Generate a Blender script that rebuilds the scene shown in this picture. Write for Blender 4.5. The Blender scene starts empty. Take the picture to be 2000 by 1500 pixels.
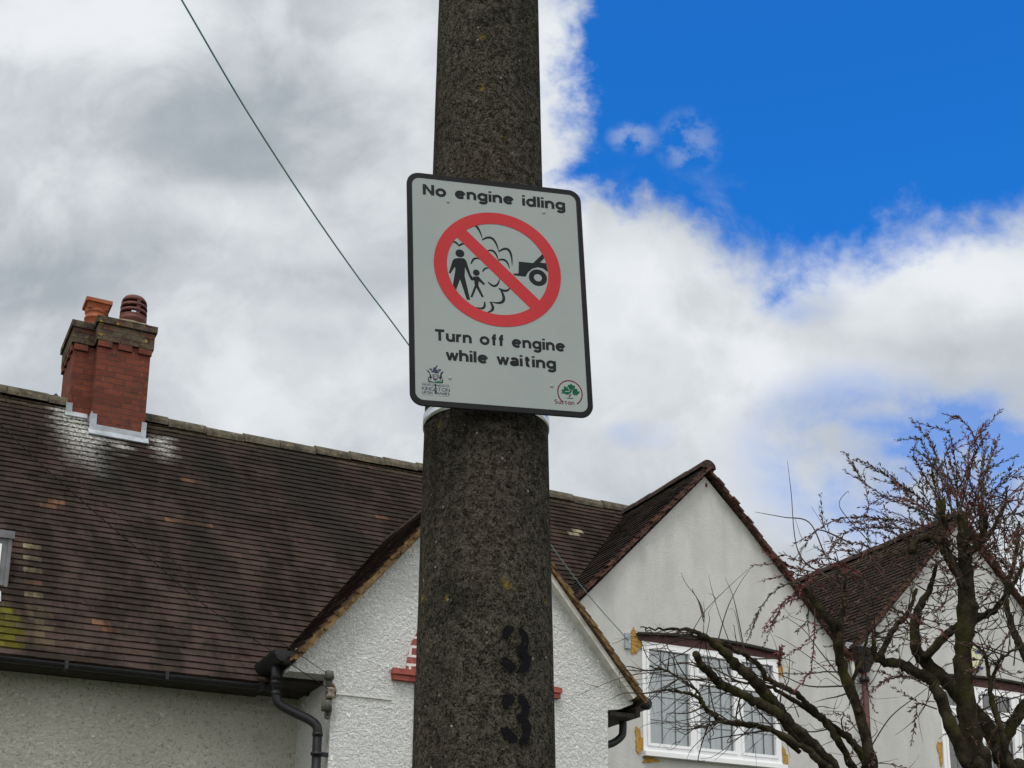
import bpy, math, random
import numpy as np
from mathutils import Vector, Matrix
from mathutils.geometry import tessellate_polygon
random.seed(7); rng = np.random.default_rng(7)
R = math.radians
scn = bpy.context.scene
COL = scn.collection

# ------------------------------------------------------------------ camera
F_PX, PITCH, ROLL, YC = 2720.0, R(14.89), R(0.55), 1238.0      # the photo is the upper part of a taller frame
cam_d = bpy.data.cameras.new("camera"); cam = bpy.data.objects.new("camera", cam_d); COL.objects.link(cam)
_r0 = np.array([1, 0, 0.]); _F = np.array([0, math.cos(PITCH), math.sin(PITCH)]); _u0 = np.array([0, -math.sin(PITCH), math.cos(PITCH)])
_R = _r0*math.cos(ROLL)+_u0*math.sin(ROLL); _U = _u0*math.cos(ROLL)-_r0*math.sin(ROLL)
CAM = np.array([0, 0, 1.6])
M4 = Matrix(((_R[0], _U[0], -_F[0], 0), (_R[1], _U[1], -_F[1], 0), (_R[2], _U[2], -_F[2], 1.6), (0, 0, 0, 1)))
cam.matrix_world = M4
cam_d.sensor_fit = 'HORIZONTAL'; cam_d.sensor_width = 36.0; cam_d.lens = F_PX/2000*36
cam_d.shift_y = (YC-750)/2000; cam_d.clip_start = 0.05; cam_d.clip_end = 5000
scn.camera = cam
def ray(x, y): return (x-1000)*_R-(y-YC)*_U+F_PX*_F
def at(x, y, Y):                                   # the point at depth Y seen at photo position x, y
    d = ray(x, y); return CAM+d*(Y/d[1])

# ------------------------------------------------------------------ render / view
scn.view_settings.view_transform = 'Standard'; scn.view_settings.look = 'None'
scn.view_settings.exposure = 0.0; scn.view_settings.gamma = 1.0
scn.cycles.max_bounces = 6; scn.cycles.transparent_max_bounces = 12

# ------------------------------------------------------------------ node helpers
class NT:
    def __init__(s, tree): s.t = tree; s.n = tree.nodes; s.l = tree.links
    def new(s, typ, **kw):
        nd = s.n.new(typ)
        for k, v in kw.items(): setattr(nd, k, v)
        return nd
    def put(s, sock, v):
        if v is None: return
        if hasattr(v, 'is_linked'): s.l.new(v, sock)
        elif isinstance(v, (tuple, list)) and len(v) == 3 and sock.type == 'RGBA': sock.default_value = (*v, 1)
        else: sock.default_value = v
    def math(s, op, a, b=None, c=None, clamp=False):
        nd = s.new('ShaderNodeMath', operation=op); nd.use_clamp = clamp
        for i, v in enumerate((a, b, c)): s.put(nd.inputs[i], v)
        return nd.outputs[0]
    def vmath(s, op, a, b=None):
        nd = s.new('ShaderNodeVectorMath', operation=op); s.put(nd.inputs[0], a); s.put(nd.inputs[1], b); return nd.outputs[0]
    def mix(s, f, a, b, blend='MIX'):
        nd = s.new('ShaderNodeMix', data_type='RGBA', blend_type=blend)
        s.put(nd.inputs[0], f); s.put(nd.inputs[6], a); s.put(nd.inputs[7], b); return nd.outputs[2]
    def noise(s, vec, scale, detail=4, rough=.55, dist=0.0):
        nd = s.new('ShaderNodeTexNoise'); nd.inputs['Scale'].default_value = scale; nd.inputs['Detail'].default_value = detail
        nd.inputs['Roughness'].default_value = rough; nd.inputs['Distortion'].default_value = dist; s.put(nd.inputs['Vector'], vec); return nd.outputs['Fac']
    def vor(s, vec, scale, feature='F1'):
        nd = s.new('ShaderNodeTexVoronoi', feature=feature); nd.inputs['Scale'].default_value = scale; s.put(nd.inputs['Vector'], vec); return nd
    def ramp(s, v, lo, hi, a=0.0, b=1.0):
        nd = s.new('ShaderNodeMapRange', interpolation_type='SMOOTHSTEP')
        s.put(nd.inputs[0], v); nd.inputs[1].default_value = lo; nd.inputs[2].default_value = hi
        nd.inputs[3].default_value = a; nd.inputs[4].default_value = b; return nd.outputs[0]
    def scalev(s, vec, sc):
        nd = s.new('ShaderNodeMapping'); nd.inputs['Scale'].default_value = sc; s.put(nd.inputs['Vector'], vec); return nd.outputs[0]

# ------------------------------------------------------------------ world: blue sky with clouds at infinity
SUN_EL, SUN_AZ = R(64), R(190)                     # azimuth clockwise from +Y; the sun stands behind the viewer, veiled by cloud
w = bpy.data.worlds.new("World"); scn.world = w; w.use_nodes = True
nt = NT(w.node_tree); nt.n.clear()
out = nt.new('ShaderNodeOutputWorld'); bg = nt.new('ShaderNodeBackground'); nt.l.new(bg.outputs[0], out.inputs[0])
sky = nt.new('ShaderNodeTexSky', sky_type='NISHITA'); sky.sun_disc = False
sky.sun_elevation = SUN_EL; sky.sun_rotation = SUN_AZ; sky.air_density = 1.0; sky.dust_density = 0.4; sky.ozone_density = 2.5
geo = nt.new('ShaderNodeTexCoord').outputs['Generated']
sep = nt.new('ShaderNodeSeparateXYZ'); nt.l.new(geo, sep.inputs[0])
dx, dy, dz = sep.outputs
dyc = nt.math('MAXIMUM', dy, 0.08)
p = nt.math('DIVIDE', dx, dyc); q = nt.math('DIVIDE', dz, dyc)
pq = nt.new('ShaderNodeCombineXYZ'); nt.l.new(p, pq.inputs[0]); nt.l.new(q, pq.inputs[1]); pq = pq.outputs[0]
def PQ(x, y):
    d = ray(x, y); return d[0]/d[1], d[2]/d[1]
def halfplane(a, b):                               # signed distance, positive on the left of a->b in (p, q)
    (x0, y0), (x1, y1) = PQ(*a), PQ(*b)
    nx, ny = -(y1-y0), (x1-x0); L = math.hypot(nx, ny); nx /= L; ny /= L
    return nt.math('ADD', nt.math('MULTIPLY_ADD', p, nx, -(nx*x0+ny*y0)), nt.math('MULTIPLY', q, ny))
def blob(c, rx, ry):                               # 1 at the middle, 0 outside
    x0, y0 = PQ(*c); ex = abs(PQ(c[0]+rx, c[1])[0]-x0); ey = abs(PQ(c[0], c[1]-ry)[1]-y0)
    a = nt.math('DIVIDE', nt.math('SUBTRACT', p, x0), ex); b = nt.math('DIVIDE', nt.math('SUBTRACT', q, y0), ey)
    d2 = nt.math('ADD', nt.math('MULTIPLY', a, a), nt.math('MULTIPLY', b, b))
    return nt.ramp(d2, 0, 1, 1, 0)
n_big = nt.noise(pq, 5.0, 6, .55); n_mid = nt.noise(pq, 13.0, 7, .58, .3); n_fine = nt.noise(pq, 40.0, 6, .6)
nb0 = nt.math('SUBTRACT', n_big, .5); nm0 = nt.math('SUBTRACT', n_mid, .5); nf0 = nt.math('SUBTRACT', n_fine, .5)
h1 = halfplane((1100, 380), (1095, -200)); h1 = nt.math('MULTIPLY', h1, -1.0)
h2 = halfplane((1090, 345), (1540, 568)); h3 = halfplane((1480, 553), (2100, 432))
blue = nt.math('MINIMUM', nt.math('MINIMUM', h1, h2), h3)
edge = nt.math('MULTIPLY_ADD', nm0, .11, nt.math('MULTIPLY', nf0, .05))
blue = nt.math('ADD', blue, edge)
wisp = nt.math('MULTIPLY', nt.math('ADD', blob((1235, 270), 60, 40), nt.math('MULTIPLY', blob((1345, 280), 75, 80), .75)), nt.ramp(n_fine, .40, .62))
wisp2 = nt.math('MULTIPLY', blob((1300, 430), 260, 120), nt.ramp(n_mid, .48, .72))
soft = nt.math('MULTIPLY', nt.ramp(p, *sorted((PQ(1180, 450)[0], PQ(1500, 450)[0]))), .012)
cov_main = nt.ramp(nt.math('DIVIDE', blue, nt.math('ADD', soft, .022)), -.75, 1.25, 1, 0)
# paler blue gaps in the low cloud on the right
gap = nt.math('ADD', nt.math('MULTIPLY', blob((1720, 900), 340, 230), .80), nt.math('MULTIPLY', blob((1970, 880), 260, 170), .85))
gap = nt.math('ADD', gap, nt.math('MULTIPLY', blob((1250, 850), 90, 40), .35))
gap = nt.math('ADD', gap, nt.math('MULTIPLY', blob((1560, 590), 110, 60), .55))
gap = nt.math('MULTIPLY', gap, nt.ramp(nt.math('MULTIPLY_ADD', nm0, 1.3, nt.math('MULTIPLY', nb0, .9)), -.26, .30))
cov = nt.math('SUBTRACT', cov_main, nt.math('MINIMUM', nt.math('MULTIPLY', gap, .9), .72), clamp=True)
cov = nt.math('MAXIMUM', cov, nt.math('MULTIPLY', wisp, .34)); cov = nt.math('MAXIMUM', cov, nt.math('MULTIPLY', wisp2, .28), clamp=True)
# cloud brightness
br = nt.math('MULTIPLY_ADD', nb0,   .42, .59)
br = nt.math('ADD', br, nt.math('MULTIPLY', nm0, .34))
br = nt.math('ADD', br, nt.math('MULTIPLY', nf0, .05))
lmp = nt.noise(pq, 8.0, 9, .56, .5); br = nt.math('ADD', br, nt.ramp(lmp, .45, .62, -.05, .06))
bil = nt.new('ShaderNodeTexNoise'); bil.noise_type = 'RIDGED_MULTIFRACTAL'; bil.inputs['Scale'].default_value = 9.0; bil.inputs['Detail'].default_value = 6; bil.inputs['Roughness'].default_value = .5; nt.l.new(pq, bil.inputs['Vector'])
br = nt.math('ADD', br, nt.ramp(bil.outputs['Fac'], .2, 1.4, .025, -.03))
for c, rx, ry, k in (((430, 230), 420, 190, -.16), ((640, 130), 300, 160, -.05), ((470, 310), 170, 70, -.09), ((120, 500), 480, 130, -.10), ((660, 560), 260, 60, -.06), ((160, 30), 330, 120, .26), ((30, 560), 300, 120, -.06), ((80, 610), 260, 110, -.05), ((480, 400), 200, 70, .12), ((560, 470), 160, 60, .08),
                     ((1085, 200), 110, 330, .22), ((1480, 600), 260, 70, -.10), ((1250, 480), 180, 90, .10), ((1900, 520), 200, 90, .10), ((1600, 720), 240, 70, .10), ((1300, 640), 330, 230, .20), ((1750, 560), 360, 130, .17), ((640, 800), 320, 150, .08), ((1150, 900), 220, 130, .06), ((760, 120), 160, 200, .08), ((600, 590), 330, 60, .04)):
    br = nt.math('ADD', br, nt.math('MULTIPLY', blob(c, rx, ry), k))
br = nt.math('MAXIMUM', br, .28)
dark = (.345, .37, .40); 
ccol = nt.mix(nt.ramp(br, .20, .95), (.34, .385, .43), (.84, .87, .90))
skyc = nt.mix(1.0, sky.outputs[0], (.090, .138, .150), 'MULTIPLY')
skyc = nt.mix(1.0, skyc, (.16, .76, 1.40), 'MULTIPLY')
# the cloud deck overhead and behind is brighter than the low sky ahead
behind = nt.ramp(dy, -.1, .45, 1, 0); up = nt.ramp(dz, .74, .95); deck = nt.math('MAXIMUM', behind, up)
lift = nt.math('MULTIPLY_ADD', deck, .62, 1.0)
final = nt.mix(nt.math('MAXIMUM', cov, deck), skyc, nt.mix(deck, ccol, (.775, .785, .775)))
sc_ = nt.new('ShaderNodeVectorMath', operation='SCALE'); nt.l.new(final, sc_.inputs[0]); nt.l.new(lift, sc_.inputs[3])
nt.l.new(sc_.outputs[0], bg.inputs[0]); bg.inputs[1].default_value = 1.0

sun_d = bpy.data.lights.new("sun", 'SUN'); sun = bpy.data.objects.new("sun", sun_d); COL.objects.link(sun)
sun_d.energy = 1.5; sun_d.angle = R(15); sun_d.color = (1, .975, .94)
sdir = Vector((math.sin(SUN_AZ)*math.cos(SUN_EL), math.cos(SUN_AZ)*math.cos(SUN_EL), math.sin(SUN_EL)))
sun.rotation_euler = (-sdir).to_track_quat('-Z', 'Y').to_euler(); sun.location = sdir*40

# ------------------------------------------------------------------ materials
def mat(name, base, rough=.8, spec=.3, metallic=0, build=None):
    m = bpy.data.materials.new(name); m.use_nodes = True; t = NT(m.node_tree)
    b = m.node_tree.nodes['Principled BSDF']
    b.inputs['Base Color'].default_value = (*base, 1); b.inputs['Roughness'].default_value = rough
    b.inputs['Specular IOR Level'].default_value = spec; b.inputs['Metallic'].default_value = metallic
    if build: build(t, b, t.new('ShaderNodeTexCoord').outputs['Object'])
    return m
def bump(t, b, h, dist, strength=1.0):
    nd = t.new('ShaderNodeBump'); nd.inputs['Distance'].default_value = dist; nd.inputs['Strength'].default_value = strength
    t.put(nd.inputs['Height'], h); t.l.new(nd.outputs[0], b.inputs['Normal'])
def setc(t, b, c): t.put(b.inputs['Base Color'], c)
def mottle(lo, hi, scale=6, bumpd=.002, bscale=60):
    def f(t, b, o):
        n = t.noise(o, scale, 6, .6); setc(t, b, t.mix(t.ramp(n, .3, .7), lo, hi)); bump(t, b, t.noise(o, bscale, 4), bumpd)
    return f
def rough_cast(lo, hi, dark_tone):
    def f(t, b, o):
        v = t.vor(o, 44); d = t.noise(o, 33, 5, .66, .35); n2 = t.noise(o, 80, 3, .6)
        lump = t.math('ADD', t.ramp(d, .33, .68), t.math('MULTIPLY', t.math('SUBTRACT', 1.0, v.outputs['Distance']), .35))
        lump = t.math('ADD', lump, t.math('MULTIPLY', n2, .25))
        c = t.mix(t.ramp(t.noise(o, 1.3, 5, .6), .3, .7), lo, hi)
        c = t.mix(t.ramp(d, .46, .30), c, dark_tone); c = t.mix(t.ramp(t.noise(o, 3.0, 6, .65), .56, .78, 0, .35), c, dark_tone)  # darker tone in the low spots of the lumps, then random grime patches
        setc(t, b, c); bump(t, b, lump, .030, .85)
    return f
M = {}
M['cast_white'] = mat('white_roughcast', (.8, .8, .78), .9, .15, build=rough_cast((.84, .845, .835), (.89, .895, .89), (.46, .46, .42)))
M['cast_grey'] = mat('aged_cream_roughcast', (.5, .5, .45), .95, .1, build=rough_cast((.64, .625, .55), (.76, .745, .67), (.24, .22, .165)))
def smooth_render(t, b, o):
    st = t.noise(t.scalev(o, (1.2, 1.2, .5)), 2.2, 6, .6)
    c = t.mix(t.ramp(st, .35, .7), (.47, .468, .45), (.55, .55, .535))
    c = t.mix(t.ramp(t.noise(t.scalev(o, (3.2, 3.2, .35)), 2.0, 5, .6), .52, .72, 0, .35), c, (.43, .42, .385))
    c = t.mix(t.ramp(t.noise(o, 7, 5, .65), .55, .8, 0, .35), c, (.40, .385, .335))
    setc(t, b, c); bump(t, b, t.math('MULTIPLY_ADD', t.noise(o, 9, 4), .7, t.noise(o, 70, 3)), .004)
M['render'] = mat('painted_smooth_render', (.6, .6, .57), .85, .2, build=smooth_render)
def tile_mat(name, moss, dk=1.0):
    def f(t, b, o):
        a = t.new('ShaderNodeVertexColor', layer_name='Col').outputs['Color']
        m = t.new('ShaderNodeVertexColor', layer_name='Stain'); sp = t.new('ShaderNodeSeparateColor'); t.l.new(m.outputs['Color'], sp.inputs[0])
        n = t.noise(o, 5.5, 6, .62); f_ = t.noise(o, 38, 5, .65); st = t.noise(t.scalev(o, (2.2, .9, .9)), 1.6, 5, .6)
        c = t.mix(t.ramp(st, .40, .60, 0, .85), a, (.020*dk, .0165*dk, .013*dk))
        c = t.mix(t.ramp(n, .48, .72, 0, .5), c, (.056*dk, .043*dk, .034*dk))
        c = t.mix(t.ramp(f_, .60, .80, 0, .5), c, (.085*dk, .068*dk, .056*dk))
        c = t.mix(t.math('MULTIPLY', sp.outputs[0], t.ramp(f_, .36, .58)), c, (.46, .46, .44))          # lime run-off
        c = t.mix(t.math('MULTIPLY', sp.outputs[1], t.ramp(t.noise(o, 16, 5, .6), .34, .58)), c, moss)     # lichen
        c = t.mix(t.math('MULTIPLY', sp.outputs[2], t.ramp(n, .25, .5, .35, 1)), c, (.020, .019, .017))    # sooty streaks
        setc(t, b, c); bump(t, b, f_, .004)
    return mat(name, (.05, .04, .04), .92, .04, build=f)
M['tile'] = tile_mat('weathered_clay_tiles', (.16, .14, .08))
M['tile_b'] = tile_mat('old_red_tiles', (.10, .09, .06), .9)
M['verge'] = mat('verge_tile_edges', (.15, .09, .05), .9, .15, build=lambda t, b, o: (setc(t, b, t.mix(t.ramp(t.noise(o, 9, 6, .65, .5), .35, .68), (.075, .040, .018), (.21, .135, .062))), bump(t, b, t.noise(o, 50, 4), .006)))
M['verge_r'] = mat('red_verge_tiles', (.1, .05, .04), .9, .15, build=lambda t, b, o: (setc(t, b, t.mix(t.ramp(t.noise(o, 14, 6, .65, .5), .35, .68), (.036, .020, .018), (.12, .058, .040))), bump(t, b, t.noise(o, 50, 4), .006)))
M['ridge'] = mat('mossy_ridge_tiles', (.1, .09, .07), .9, .15, build=lambda t, b, o: (setc(t, b, t.mix(t.ramp(t.noise(o, 22, 5, .7), .56, .72), t.mix(t.ramp(t.noise(o, 7, 6, .65), .35, .65), (.052, .046, .034), (.125, .11, .08)), (.27, .22, .07))), bump(t, b, t.noise(o, 40, 4), .008)))
M['ridge_dk'] = mat('dark_ridge_tiles', (.04, .03, .027), .9, .15, build=lambda t, b, o: (setc(t, b, t.mix(t.ramp(t.noise(o, 11, 6, .65), .38, .68), (.026, .021, .019), (.075, .045, .036))), bump(t, b, t.noise(o, 40, 4), .008)))
def brick(scale_red, soot=0.6):
    def f(t, b, o):
        s_ = t.new('ShaderNodeSeparateXYZ'); t.l.new(o, s_.inputs[0])
        cv = t.new('ShaderNodeCombineXYZ'); t.l.new(t.math('ADD', s_.outputs[0], s_.outputs[1]), cv.inputs[0]); t.l.new(s_.outputs[2], cv.inputs[1])
        br_ = t.new('ShaderNodeTexBrick'); t.l.new(cv.outputs[0], br_.inputs['Vector'])
        br_.inputs['Scale'].default_value = 1.0; br_.inputs['Brick Width'].default_value = .205; br_.inputs['Row Height'].default_value = .068
        br_.inputs['Mortar Size'].default_value = .005; br_.inputs['Mortar Smooth'].default_value = .4; br_.inputs['Bias'].default_value = -.2
        br_.inputs['Color1'].default_value = (.175, .050, .032, 1); br_.inputs['Color2'].default_value = (.105, .032, .024, 1); br_.inputs['Mortar'].default_value = (.095, .055, .042, 1)
        n = t.noise(o, 6, 6, .62); c = t.mix(t.ramp(n, .47, .72, 0, soot), br_.outputs['Color'], (.055, .035, .028))
        c = t.mix(t.ramp(t.noise(o, 15, 5, .65), .56, .72, 0, .65), c, (.26, .095, .055)); c = t.mix(t.ramp(t.noise(o, 9, 6, .7), .58, .72, 0, .7), c, (.045, .030, .024))
        setc(t, b, c); h = t.math('MULTIPLY_ADD', br_.outputs['Fac'], -1.0, t.math('MULTIPLY', t.noise(o, 60, 4), .5)); bump(t, b, h, .008)
    return f
M['brick'] = mat('red_brick', (.15, .05, .03), .9, .15, build=brick(1))
def capstone(t, b, o):
    n = t.noise(o, 7, 6, .65); s_ = t.new('ShaderNodeSeparateXYZ'); t.l.new(o, s_.inputs[0])
    cv = t.new('ShaderNodeCombineXYZ'); t.l.new(t.math('ADD', s_.outputs[0], s_.outputs[1]), cv.inputs[0]); t.l.new(s_.outputs[2], cv.inputs[1])
    br_ = t.new('ShaderNodeTexBrick'); t.l.new(cv.outputs[0], br_.inputs['Vector']); br_.inputs['Scale'].default_value = 1.0
    br_.inputs['Brick Width'].default_value = .205; br_.inputs['Row Height'].default_value = .068; br_.inputs['Mortar Size'].default_value = .006; br_.inputs['Mortar Smooth'].default_value = .3
    br_.inputs['Color1'].default_value = (.125, .052, .036, 1); br_.inputs['Color2'].default_value = (.062, .050, .040, 1); br_.inputs['Mortar'].default_value = (.035, .03, .026, 1)
    c = t.mix(t.ramp(n, .44, .58, 0, .85), br_.outputs['Color'], (.110, .088, .060)); c = t.mix(t.ramp(t.noise(o, 15, 5, .7), .52, .70, 0, .8), c, (.030, .026, .022))
    c = t.mix(t.ramp(t.noise(o, 11, 4, .5), .62, .68), c, (.30, .20, .045))
    setc(t, b, c); bump(t, b, t.math('MULTIPLY_ADD', br_.outputs['Fac'], -1.0, t.noise(o, 40, 4)), .012)
M['capstone'] = mat('lichened_brick', (.1, .08, .06), .95, .1, build=capstone)
M['mortar'] = mat('lichened_flaunching', (.2, .18, .12), .95, .1, build=mottle((.12, .105, .07), (.27, .24, .15), 11, .01, 40))
M['pot'] = mat('terracotta', (.35, .11, .05), .8, .25, build=mottle((.25, .068, .032), (.36, .115, .055), 9, .002))
M['pot_dark'] = mat('dark_red_terracotta', (.12, .04, .03), .7, .35, build=mottle((.085, .026, .022), (.135, .045, .033), 9, .002))
M['lead'] = mat('lead_flashing', (.4, .42, .45), .6, .4, build=mottle((.25, .275, .30), (.42, .45, .49), 7, .006, 14))
M['black_pl'] = mat('black_plastic', (.010, .011, .014), .45, .3, build=mottle((.008, .0085, .011), (.016, .017, .021), 12, .0006))
M['soffit'] = mat('dark_timber', (.03, .026, .022), .8, .2, build=mottle((.02, .018, .016), (.045, .04, .033), 12, .001))
M['white_pl'] = mat('white_upvc', (.78, .78, .80), .35, .5, build=mottle((.76, .77, .79), (.82, .82, .83), 3, .0003, 20))
M['off_white'] = mat('weathered_white_board', (.6, .6, .56), .7, .3, build=mottle((.50, .49, .44), (.66, .65, .62), 8, .001))
M['grey_frame'] = mat('grey_leaded_frame', (.12, .12, .13), .55, .4, build=mottle((.10, .10, .11), (.16, .16, .17), 8, .001))
M['redtile'] = mat('painted_red_tile', (.3, .06, .05), .7, .3, build=mottle((.22, .045, .036), (.34, .085, .062), 14, .003, 40))
def tympanum(t, b, o):
    s_ = t.new('ShaderNodeSeparateXYZ'); t.l.new(o, s_.inputs[0]); cv = t.new('ShaderNodeCombineXYZ'); t.l.new(s_.outputs[0], cv.inputs[0]); t.l.new(s_.outputs[2], cv.inputs[1])
    br_ = t.new('ShaderNodeTexBrick'); t.l.new(cv.outputs[0], br_.inputs['Vector']); br_.inputs['Scale'].default_value = 1.0
    br_.inputs['Brick Width'].default_value = .2; br_.inputs['Row Height'].default_value = .085; br_.inputs['Mortar Size'].default_value = .014; br_.inputs['Mortar Smooth'].default_value = .3
    br_.inputs['Color1'].default_value = (.30, .085, .075, 1); br_.inputs['Color2'].default_value = (.23, .06, .052, 1); br_.inputs['Mortar'].default_value = (.66, .62, .60, 1)
    t.l.new(t.mix(.035, cv.outputs[0], t.new('ShaderNodeTexNoise').outputs['Color'], 'ADD'), br_.inputs['Vector'])
    setc(t, b, t.mix(t.ramp(t.noise(o, 22, 5, .65), .52, .72, 0, .7), br_.outputs['Color'], (.60, .50, .47))); bump(t, b, t.math('MULTIPLY_ADD', br_.outputs['Fac'], .6, t.noise(o, 40, 4)), .006)
M['tymp'] = mat('red_bricks_white_pointing', (.3, .06, .05), .8, .2, build=tympanum)
M['lintel'] = mat('dark_red_paint', (.07, .02, .022), .6, .35, build=mottle((.05, .015, .017), (.095, .03, .03), 10, .002))
M['foam'] = mat('ochre_filler_foam', (.4, .24, .06), .9, .1, build=mottle((.30, .16, .035), (.47, .29, .08), 22, .006, 60))
M['curtain'] = mat('net_curtain', (.7, .72, .73), .95, .05, build=mottle((.62, .65, .67), (.76, .77, .77), 3, .001))
M['room'] = mat('dim_room', (.05, .055, .065), .9, .1, build=mottle((.04, .045, .055), (.07, .075, .085), 2, .001))
M['rust'] = mat('rusty_iron', (.12, .05, .02), .9, .2, build=mottle((.05, .03, .02), (.22, .09, .03), 25, .003))
M['iron'] = mat('old_grey_iron', (.08, .08, .07), .8, .3, build=mottle((.05, .05, .043), (.12, .12, .10), 20, .003))
M['ceramic'] = mat('brown_insulator', (.2, .16, .13), .4, .5, build=mottle((.10, .07, .05), (.40, .36, .30), 15, .002))
M['cable'] = mat('teal_grey_cable', (.17, .32, .30), .6, .3, build=mottle((.15, .29, .27), (.19, .35, .33), 3, 0))
M['cable_dk'] = mat('dark_cable', (.018, .017, .017), .7, .2, build=mottle((.014, .013, .013), (.024, .022, .021), 3, 0))
M['steel'] = mat('stainless_band', (.62, .64, .66), .33, .5, 1.0, build=mottle((.55, .57, .60), (.70, .72, .74), 12, .0004))
M['leadcame'] = mat('lead_strips', (.13, .135, .14), .6, .3, build=mottle((.11, .115, .12), (.16, .165, .17), 12, 0))
def glass_m(name, tint, refl):
    m = bpy.data.materials.new(name); m.use_nodes = True; t = NT(m.node_tree); t.n.clear()
    o = t.new('ShaderNodeOutputMaterial'); tr = t.new('ShaderNodeBsdfTransparent'); tr.inputs[0].default_value = (*tint, 1)
    gl = t.new('ShaderNodeBsdfGlossy'); gl.inputs['Roughness'].default_value = .02
    fr = t.new('ShaderNodeFresnel'); fr.inputs[0].default_value = 1.5
    n = t.noise(t.new('ShaderNodeTexCoord').outputs['Object'], 2.5, 2); bp = t.new('ShaderNodeBump'); bp.inputs['Distance'].default_value = .004; t.l.new(n, bp.inputs['Height']); t.l.new(bp.outputs[0], gl.inputs['Normal'])
    mx = t.new('ShaderNodeMixShader'); t.l.new(t.math('MULTIPLY_ADD', fr.outputs[0], 1.0, refl), mx.inputs[0]); t.l.new(tr.outputs[0], mx.inputs[1]); t.l.new(gl.outputs[0], mx.inputs[2]); t.l.new(mx.outputs[0], o.inputs[0])
    return m
M['glass'] = glass_m('window_glass', (.86, .90, .92), .11)
def pole_mat(t, b, o):
    n = t.noise(o, 7, 7, .62); m_ = t.noise(o, 75, 6, .72, .4); f_ = t.noise(o, 270, 5, .78); big = t.noise(t.scalev(o, (1, 1, .55)), 3.5, 5, .6)
    v = t.vor(o, 85); v2 = t.vor(t.vmath('ADD', o, (3.1, .7, 1.3)), 34)
    c = t.mix(t.ramp(t.math('MULTIPLY_ADD', f_, .5, t.math('MULTIPLY', m_, .5)), .42, .58), (.024, .022, .016), (.112, .103, .078))
    c = t.mix(t.ramp(big, .42, .70, 0, .6), c, t.mix(t.ramp(m_, .35, .62), (.035, .027, .021), (.105, .082, .066)))
    c = t.mix(t.ramp(n, .50, .72, 0, .6), c, (.018, .018, .014))
    c = t.mix(t.ramp(t.noise(t.scalev(o, (1, 1, .06)), 16, 5, .6), .50, .70, 0, .55), c, (.020, .020, .015))
    c = t.mix(t.ramp(t.noise(t.scalev(o, (1, 1, .10)), 22, 5, .6), .58, .74, 0, .35), c, (.13, .115, .09))
    c = t.mix(t.ramp(f_, .58, .68, 0, .8), c, (.24, .225, .19))
    c = t.mix(t.ramp(f_, .46, .37, 0, .95), c, (.004, .004, .003))
    c = t.mix(t.ramp(t.noise(o, 130, 4, .6), .40, .30, 0, .9), c, (.005, .005, .004))
    c = t.mix(t.ramp(t.noise(o, 48, 5, .65), .60, .74, 0, .75), c, (.010, .010, .008))
    spot = t.math('MULTIPLY', t.ramp(v.outputs['Distance'], .20, .12), t.ramp(t.new('ShaderNodeSeparateColor').outputs[0], 0, 1))
    vs = t.new('ShaderNodeSeparateColor'); t.l.new(v.outputs['Color'], vs.inputs[0])
    spot = t.math('MULTIPLY', t.ramp(v.outputs['Distance'], .26, .14), t.ramp(vs.outputs[0], .955, .975))
    c = t.mix(spot, c, (.30, .30, .26))
    vs2 = t.new('ShaderNodeSeparateColor'); t.l.new(v2.outputs['Color'], vs2.inputs[0])
    och = t.math('MULTIPLY', t.math('MULTIPLY', t.ramp(v2.outputs['Distance'], .42, .2), t.ramp(vs2.outputs[1], .975, .99)), t.ramp(m_, .42, .55))
    c = t.mix(och, c, (.21, .155, .03))
    setc(t, b, c)
    pit = t.ramp(t.noise(o, 120, 4, .65), .46, .30)
    h = t.math('ADD', t.math('MULTIPLY', m_, 1.1), t.math('MULTIPLY', f_, .5)); h = t.math('SUBTRACT', h, t.math('MULTIPLY', pit, .7))
    bump(t, b, h, .010, 1.0)
M['pole'] = mat('lichened_concrete', (.07, .065, .05), .95, .03, build=pole_mat)
def paint33(t, b, o):
    setc(t, b, t.mix(t.ramp(t.noise(o, 120, 5, .7), .60, .74), (.006, .006, .008), (.03, .028, .022))); bump(t, b, t.noise(o, 75, 6, .7), .005)
M['black_paint'] = mat('worn_black_paint', (.01, .01, .012), .9, .08, build=paint33)
M['sign_face'] = mat('grey_white_sign_sheeting', (.27, .30, .295), .7, .14, build=mottle((.255, .29, .284), (.285, .312, .302), 5, .0003, 30))
M['sign_back'] = mat('sign_black', (.012, .012, .014), .7, .12, build=mottle((.010, .010, .012), (.016, .016, .018), 6, .0002))
M['sign_red'] = mat('sign_red', (.40, .032, .038), .7, .12, build=mottle((.38, .030, .036), (.42, .036, .042), 5, .0002))
M['sign_ink'] = mat('sign_black_ink', (.012, .013, .016), .7, .12, build=mottle((.010, .011, .014), (.016, .017, .02), 6, 0))
M['ink_blue'] = mat('sign_navy_ink', (.03, .035, .075), .7, .12, build=mottle((.025, .03, .065), (.04, .045, .085), 6, 0))
M['ink_green'] = mat('sign_green_ink', (.0, .075, .04), .7, .12, build=mottle((.003, .06, .033), (.006, .09, .05), 9, 0))
M['ink_dkgreen'] = mat('sign_dark_green_ink', (.01, .025, .022), .7, .12, build=mottle((.008, .018, .018), (.015, .035, .028), 9, 0))
M['ink_maroon'] = mat('sign_maroon_ink', (.13, .012, .025), .7, .12, build=mottle((.11, .010, .022), (.16, .016, .03), 6, 0))
M['ink_pale'] = mat('sign_pale_ink', (.5, .52, .5), .7, .12, build=mottle((.48, .5, .48), (.54, .55, .53), 6, 0))
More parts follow.
